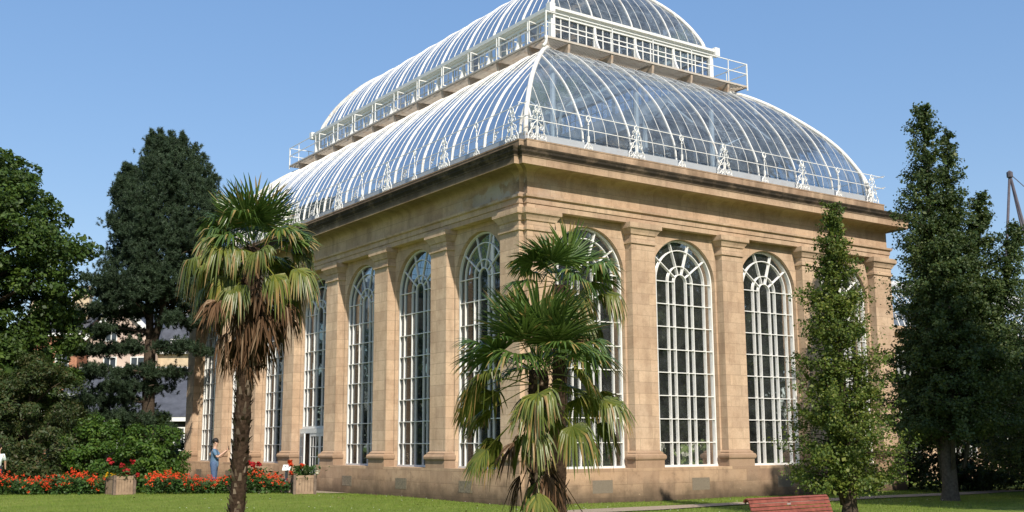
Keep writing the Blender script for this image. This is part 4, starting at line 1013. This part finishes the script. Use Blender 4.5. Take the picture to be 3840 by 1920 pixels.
# ------------------------------------------------------------------ bench
M_bench = simple_mat('bench_red', (.225, .064, .045), .6, .32, 9, .35, .08)
ax = Vector((2.29, .14, 0)).normalized(); bl = 2.25
t = thing('park_bench', 'brick red slatted park bench seen from its front corner at the bottom of the picture', 'bench', (-3.72, -13.5, gh(-3.7, -13.5)), math.atan2(ax.y, ax.x))
curve = [(-.06, .815), (-.02, .845), (.015, .845), (.02, .80)]
prof = [(.075, .795), (.05, .845), (.0, .862), (-.035, .835), (-.055, .775), (-.075, .712), (-.095, .650), (-.115, .587), (-.14, .525), (-.175, .465), (-.225, .420), (-.29, .405), (-.355, .412), (-.42, .42), (-.485, .425), (-.545, .41), (-.575, .36)]
for (y0, z0), (y1, z1) in zip(prof[:-1], prof[1:]):
    m2 = MB(); dy, dz = y1 - y0, z1 - z0; l = math.hypot(dy, dz); sh = .10
    a = (y0 + dy * sh, z0 + dz * sh); c = (y1 - dy * sh, z1 - dz * sh); ny, nz = -dz / l * .011, dy / l * .011
    q = [(a[0] - ny, a[1] - nz), (c[0] - ny, c[1] - nz), (c[0] + ny, c[1] + nz), (a[0] + ny, a[1] + nz)]
    m2.add([(-bl / 2, y, z) for y, z in q] + [(bl / 2, y, z) for y, z in q], [(0, 1, 2, 3), (7, 6, 5, 4), (0, 4, 5, 1), (1, 5, 6, 2), (2, 6, 7, 3), (3, 7, 4, 0)])
    m2.build('slat', M_bench, t)
for x in (-bl / 2 + .08, 0, bl / 2 - .08):
    m2 = MB(); m2.tube([(x, y + .022 * (1 if z > .5 else 0), z - .022) for y, z in prof], .016, 6)
    m2.tube([(x, -.10, .40), (x, .04, .2), (x, .06, 0)], .02, 6); m2.tube([(x, -.50, .40), (x, -.48, .2), (x, -.5, 0)], .02, 6); m2.build('iron_frame', M_iron, t, True)
m2 = MB(); m2.box((-.10, -.063, .725), (.00, -.058, .762)); pl = m2.build('plaque', simple_mat('plaque_metal', (.30, .27, .25), .5, .1), t); pl.location = (-.02, -.017, .0); pl.rotation_euler = (0, 0, 0)

# ------------------------------------------------------------------ people
def skin_mesh(name, nodes, edges, mat, parent, sub=2):
    me = bpy.data.meshes.new(name); me.from_pydata([p for p, r in nodes], edges, [])
    o = link(name, me, mat, parent, False); m = o.modifiers.new('skin', 'SKIN'); m.use_smooth_shade = True
    for i, (p, r) in enumerate(nodes): me.skin_vertices[0].data[i].radius = r if isinstance(r, tuple) else (r, r)
    me.skin_vertices[0].data[0].use_root = True
    s = o.modifiers.new('sub', 'SUBSURF'); s.levels = sub; s.render_levels = sub
    return o
M_skin = simple_mat('skin', (.55, .33, .23), .55, .08, 20, .35, 0)
M_hair = simple_mat('dark_hair', (.018, .012, .009), .6, .3, 60, .4, .2)
def person(label, loc, rz, shirt, trousers, phone):
    root = thing('person', label, 'person', loc, rz)
    N = []; E = []
    def add(p, r, par=None):
        N.append((p, r)); i = len(N) - 1
        if par is not None: E.append((par, i))
        return i
    pel = add((0, 0, .98), .105); sp = add((0, 0, 1.16), .095, pel); ch = add((.0, 0, 1.36), .115, sp); nk = add((-.01, 0, 1.50), .062, ch); hb = add((.015, 0, 1.575), .055, nk)
    h1 = add((.035, 0, 1.65), (.078, .088), hb); h2 = add((.03, 0, 1.74), (.075, .085), h1)
    for s in (-1, 1):
        hp = add((0, s * .08, .88), .065, pel); kn = add((.02, s * .10, .50), .058, hp); an = add((-.03, s * .10, .09), .042, kn); add((.12, s * .115, .04), (.045, .03), an)
        sh = add((-.01, s * .185, 1.44), .055, ch); el = add((.16 if s > 0 else .13, s * .21, 1.20), .042, sh)
        wr = add((.36, s * .10, 1.395) if phone else (.2, s * .2, 1.0), .030, el); add((.405, s * .075, 1.435) if phone else (.22, s * .2, .93), (.034, .018), wr)
    skin_mesh('body', N, E, M_skin, root)
    # shirt: torso and short sleeves a little outside the body
    N2 = [((0, 0, .80), (.16, .15)), ((0, 0, .99), (.165, .135)), ((0, 0, 1.16), (.152, .122)), ((0, 0, 1.36), (.172, .132)), ((-.01, 0, 1.475), (.085, .08))]; E2 = [(0, 1), (1, 2), (2, 3), (3, 4)]
    for s in (-1, 1):
        i = len(N2); N2 += [((-.01, s * .19, 1.44), .072), ((.13 if s > 0 else .105, s * .208, 1.245), .060)]; E2 += [(3, i), (i, i + 1)]
    skin_mesh('shirt', N2, E2, shirt, root)
    N3 = [((0, 0, 1.14), .125), ((0, 0, .94), (.158, .128))]; E3 = [(0, 1)]
    for s in (-1, 1):
        i = len(N3); N3 += [((0, s * .085, .86), .125), ((.02, s * .102, .5), .075), ((-.03, s * .102, .10), .062)]; E3 += [(1, i), (i, i + 1), (i + 1, i + 2)]
    skin_mesh('trousers', N3, E3, trousers, root)
    for s in (-1, 1): skin_mesh('shoe', [((-.06, s * .105, .045), .045), ((.06, s * .11, .04), (.05, .04)), ((.15, s * .115, .03), (.04, .028))], [(0, 1), (1, 2)], M_hair, root)
    hr = MB(); hr.lathe((0, 0, 0), [(.004, .10), (.05, .092), (.082, .06), (.098, .015), (.096, -.03), (.085, -.07), (.06, -.095), (.01, -.10)], 14)
    o = hr.build('hair', M_hair, root, True); o.location = (.008, 0, 1.765); o.rotation_euler = (0, R(-22), 0); o.scale = (1.06, .9, .92)
    fc = MB(); fc.rings([[(.105, -.012, 1.70), (.105, .012, 1.70), (.107, .006, 1.705)], [(.128, -.012, 1.665), (.128, .012, 1.665), (.108, .0, 1.655)]]); fc.build('nose', M_skin, root)
    gl = MB(); gl.box((.085, -.075, 1.70), (.112, .075, 1.73)); gl.build('glasses', M_hair, root)
    for s in (-1, 1): er = MB(); er.lathe((.02, s * .082, 1.69), [(.005, -.03), (.018, -.015), (.02, .015), (.006, .03)], 6); er.build('ear', M_skin, root)
    if phone:
        for s in (-1, 1):
            for k in range(4):
                z = 1.44 + k * .017; f = MB(); f.tube([(.41, s * .075, z), (.455 - .004 * k, s * .055, z + .012), (.46 - .004 * k, s * .025, z + .016)], [.009, .0085, .006], 5); f.build('finger', M_skin, root, True)
            f = MB(); f.tube([(.40, s * .07, 1.445), (.405, s * .045, 1.475), (.425, s * .03, 1.50)], [.011, .010, .007], 5); f.build('thumb', M_skin, root, True)
    return root
M_denim = simple_mat('blue_denim', (.085, .13, .22), .85, .2, 25, .1, .1); M_shirt = simple_mat('blue_shirt', (.12, .20, .30), .85, .15, 12, .1, .1)
M_wtop = simple_mat('white_top', (.75, .82, .80), .85, .06, 12, .1, .1); M_dk = simple_mat('dark_trousers', (.04, .04, .05), .85, .2, 20, .1, .1)
mz = gh(-5.85, 9.95)
pr = person('dark haired visitor in a blue top and jeans raising a phone before the glasshouse', (-5.85, 9.95, mz), R(-30), M_shirt, M_denim, True); pr.scale = (1.0, 1.0, 1.0)
ph = MB(); ph.box((-.005, -.038, -.072), (.005, .038, .072)); o = ph.build('phone', M_hair); o.location = (-5.85 + .465 * math.cos(R(-30)), 9.95 + .465 * math.sin(R(-30)), mz + 1.52); o.rotation_euler = (0, R(-10), R(-30))
tag(o, 'dark phone held up by the visitor in the blue top', 'phone')
person('visitor in a white top cut by the left edge, behind the scarlet bed', (-11.50, 16.5, gh(-11.5, 16.5)), R(60), M_wtop, M_dk, False)

# ------------------------------------------------------------------ buildings behind
M_render = simple_mat('pink_render', (.60, .46, .38), .9, .12, .8, .1, .1); M_slate = simple_mat('slate_roof', (.085, .088, .10), .6, .3, 1.2, .3, .3)
M_cream = simple_mat('cream_stone', (.58, .46, .31), .9, .2, 2., .1, .2); M_redbrick = simple_mat('red_brick', (.40, .19, .12), .9, .3, 6, .1, .2); M_darkwall = simple_mat('dark_cladding', (.03, .03, .032), .8, .3, 2, .2, .1)
M_dpane = simple_mat('dark_window_glass', (.04, .05, .06), .08, .3, 1., .6, 0)
A = math.atan2(-.55, .83)
def gable_house(name, label, loc, rz, w, dpt, eave, ridge, wm, rm, wins, chim, chm, cat='house', gable_front=False, bands=()):
    root = thing(name, label, cat, loc, rz)
    mb = MB(); mb.box((-w / 2, 0, -1), (w / 2, dpt, eave))
    if gable_front: mb.add([(-w / 2, 0, eave), (w / 2, 0, eave), (0, 0, ridge - .15), (-w / 2, dpt, eave), (w / 2, dpt, eave), (0, dpt, ridge - .15)], [(0, 1, 2), (3, 5, 4), (0, 2, 5, 3), (1, 4, 5, 2)])
    else: mb.add([(-w / 2, 0, eave), (-w / 2, dpt, eave), (-w / 2, dpt / 2, ridge - .15), (w / 2, 0, eave), (w / 2, dpt, eave), (w / 2, dpt / 2, ridge - .15)], [(0, 1, 2), (3, 5, 4), (0, 2, 5, 3), (1, 4, 5, 2)])
    mb.build('wall', wm, root)
    rf = MB(); ov = .35; th = .16
    def slab(P):
        n = len(P); rf.add(P + [(x, y, z + th) for x, y, z in P], [(0, 1, 2, 3), (7, 6, 5, 4), (0, 4, 5, 1), (1, 5, 6, 2), (2, 6, 7, 3), (3, 7, 4, 0)])
    if gable_front:
        for s in (-1, 1): k = (ridge - eave) / (w / 2); slab([(s * (w / 2 + ov), -ov, eave - k * ov), (s * (w / 2 + ov), dpt + ov, eave - k * ov), (0, dpt + ov, ridge), (0, -ov, ridge)])
    else:
        for s in (0, 1): k = (ridge - eave) / (dpt / 2); yy = -ov if s == 0 else dpt + ov; slab([(-w / 2 - ov, yy, eave - k * ov), (w / 2 + ov, yy, eave - k * ov), (w / 2 + ov, dpt / 2, ridge), (-w / 2 - ov, dpt / 2, ridge)])
    r = rf.build('roof', rm, root)
    fb = MB()
    if gable_front:
        for s in (-1, 1): fb.bar((s * (w / 2 + ov), -ov - .06, eave - .3), (0, -ov - .06, ridge + .02), .12, .45)
    else: fb.box((-w / 2 - ov, -ov - .1, eave - .42), (w / 2 + ov, -ov + .02, eave - .12)); rg = MB(); rg.box((-w / 2 - ov, dpt / 2 - .15, ridge + .1), (w / 2 + ov, dpt / 2 + .15, ridge + .28)); rg.build('ridge', M_white, r)
    fb.build('fascia', M_white, root)
    for x, z, ww, hh in wins:
        f = MB(); y = -.03
        f.box((x - ww / 2 - .1, y - .05, z - .1), (x + ww / 2 + .1, y + .02, z)); f.box((x - ww / 2 - .1, y - .05, z + hh), (x + ww / 2 + .1, y + .02, z + hh + .1))
        for q in (x - ww / 2 - .1, x - .04, x + ww / 2): f.box((q, y - .05, z), (q + (.08 if q == x - .04 else .1), y + .02, z + hh))
        f.box((x - ww / 2, y - .04, z + hh * .5 - .04), (x + ww / 2, y + .02, z + hh * .5 + .04))
        fo = f.build('window', M_white, root); g = MB(); g.box((x - ww / 2, y, z), (x + ww / 2, y + .02, z + hh)); g.build('pane', M_dpane, fo)
    for x, y, z0, z1, cw in chim:
        c = MB(); c.box((x - cw, y - .5, z0), (x + cw, y + .5, z1)); c.box((x - cw - .1, y - .6, z1), (x + cw + .1, y + .6, z1 + .2)); co = c.build('chimney', chm, r)
        p = MB(); k = max(3, int(cw * 4))
        for i in range(k): p.lathe((x - cw * .8 + 1.6 * cw * i / (k - 1), y, z1 + .2), [(.16, 0), (.14, .8), (.17, .85), (.15, .95)], 8)
        p.build('chimney_pots', chm, co)
    return root
gable_house('rendered_house', 'pink rendered house with white bargeboards and slate roof behind the pine', (11.2, 84.6, 0), A, 6.4, 12, 12.4, 15.6, M_render, M_slate, [(-1.0, 8.4, 1.1, 1.9), (1.7, 8.4, 1.2, 1.9), (-1.0, 12.0, 1.0, 1.6), (-1.6, 4.6, 1.1, 1.9), (1.7, 4.6, 1.1, 1.9)], [(-2.2, 3, 12, 17.1, .8)], M_cream, gable_front=True)
gable_house('stone_house', 'cream stone house with slate roof behind the far end of the glasshouse', (17.9, 82.2, 0), A, 7.6, 11, 11.2, 15.3, M_cream, M_slate, [(-2.2, 7.2, 1.2, 2.0), (.4, 7.4, 1.4, 1.9), (-1.8, 11.0, 1.3, 1.2)], [], M_cream)
gable_house('brick_house', 'red brick house half hidden between the tall tree and the pine', (5.6, 92.5, 0), A, 7.0, 10, 13.2, 15.4, M_redbrick, M_slate, [(-2, 9.4, 1.2, 1.7), (0, 9.4, 1.2, 1.7), (2, 9.4, 1.2, 1.7), (-1, 12, 1.2, 1.2)], [(2.2, 4, 14, 17.4, .9), (-2.4, 4, 14, 16.4, .6)], M_cream)
gable_house('slate_roofed_hall', 'long low building with a big grey slate roof and white eaves behind the pine', (5.6, 59.2, 0), A, 13.2, 14, 3.95, 7.9, M_darkwall, M_slate, [(-4.5, 1.6, 1.4, 1.6), (-2, 1.6, 1.4, 1.6), (.8, 1.4, 1.4, 1.6), (3.8, 1.4, 1.4, 1.6)], [], M_cream, 'hall')
sk = thing('skylight_dormer', 'small white framed skylight block beside the slate roof, behind the pine', 'dormer', (-1.8, 60.2, 3.2), A)
mb = MB(); mb.box((-2.4, 0, 0), (2.4, 3, 2.2)); mb.build('wall', M_slate, sk); mb = MB(); mb.box((-2.5, -.1, 2.2), (2.5, 3.1, 2.4)); mb.box((-2.45, -.08, 1.0), (2.45, .0, 1.15)); mb.build('fascia', M_white, sk)
# low glass wing on the right
wg = thing('glass_wing', 'low glass wing with stone cornice and white glazing, right of the palm house', 'glasshouse', (0, 0, 0))
wx0, wx1, wy = LX + .1, 60, 6.0
mb = MB(); mb.box((wx0, wy, -.5), (wx1, wy + .5, .9)); mb.box((wx0, wy, 6.3), (wx1, wy + .5, 6.9)); mb.box((wx0, wy - .25, 6.9), (wx1, wy + .7, 7.25)); mb.build('wall', M_stone, wg)
for i in range(9): m2 = MB(); x = wx0 + .3 + i * 4.6; m2.box((x, wy - .08, .9), (x + .9, wy + .46, 6.3)); m2.build('pilaster', M_stone, wg)
for i in range(9):
    x = wx0 + 1.2 + i * 4.6; m2 = MB()
    for j in range(9): m2.box((x + j * .455, wy + .18, .9), (x + j * .455 + .06, wy + .30, 6.3))
    for z in (.9, 2.2, 3.5, 4.75, 6.2): m2.box((x, wy + .19, z), (x + 3.7, wy + .29, z + .07))
    wo = m2.build('window', M_white, wg); g = MB(); g.add([(x, wy + .25, .9), (x + 3.7, wy + .25, .9), (x + 3.7, wy + .25, 6.3), (x, wy + .25, 6.3)], [(0, 1, 2, 3)]); g.build('pane', M_wglass, wo)
rp = catmull([(6.4, 7.2), (6.9, 8.4), (8.2, 9.6), (11, 10.6)])
g = MB(); g.add([(wx0, y, z) for y, z in rp] + [(wx1, y, z) for y, z in rp], [(i, i + 1, len(rp) + i + 1, len(rp) + i) for i in range(len(rp) - 1)]); ro = g.build('roof', M_dglass, wg, True)
m2 = MB()
for i in range(90): x = wx0 + .2 + i * .45; m2.tube([(x, y, z + .03) for y, z in rp], .025, 4, False)
m2.build('glazing_bars', M_rib, ro)
mb = MB(); mb.box((wx0, wy + 6, -.5), (wx1, wy + 6.4, 9)); mb.build('rear_wall', M_darkwall, wg)
# far spar frame on the right
ms = thing('lattice_mast', 'thin dark three legged mast in the distance at the right edge', 'mast', (64.5, 21.2, 0))
M_mast = simple_mat('mast_steel', (.09, .08, .09), .6, .2, 3)
apx = (-.7, .36, 23.2)
for q in ((-1.8, 2.6, 0), (4.8, 0, 0), (2.0, -2.6, 0)): m2 = MB(); m2.tube([q, apx], [.15, .10], 8); m2.build('leg', M_mast, ms, True)
m2 = MB(); m2.bar(apx, (9, -6, 12), .05); m2.lathe((apx[0], apx[1], 23.0), [(.05, -.2), (.25, -.1), (.25, .3), (.05, .45)], 8); m2.build('stay', M_mast, ms)
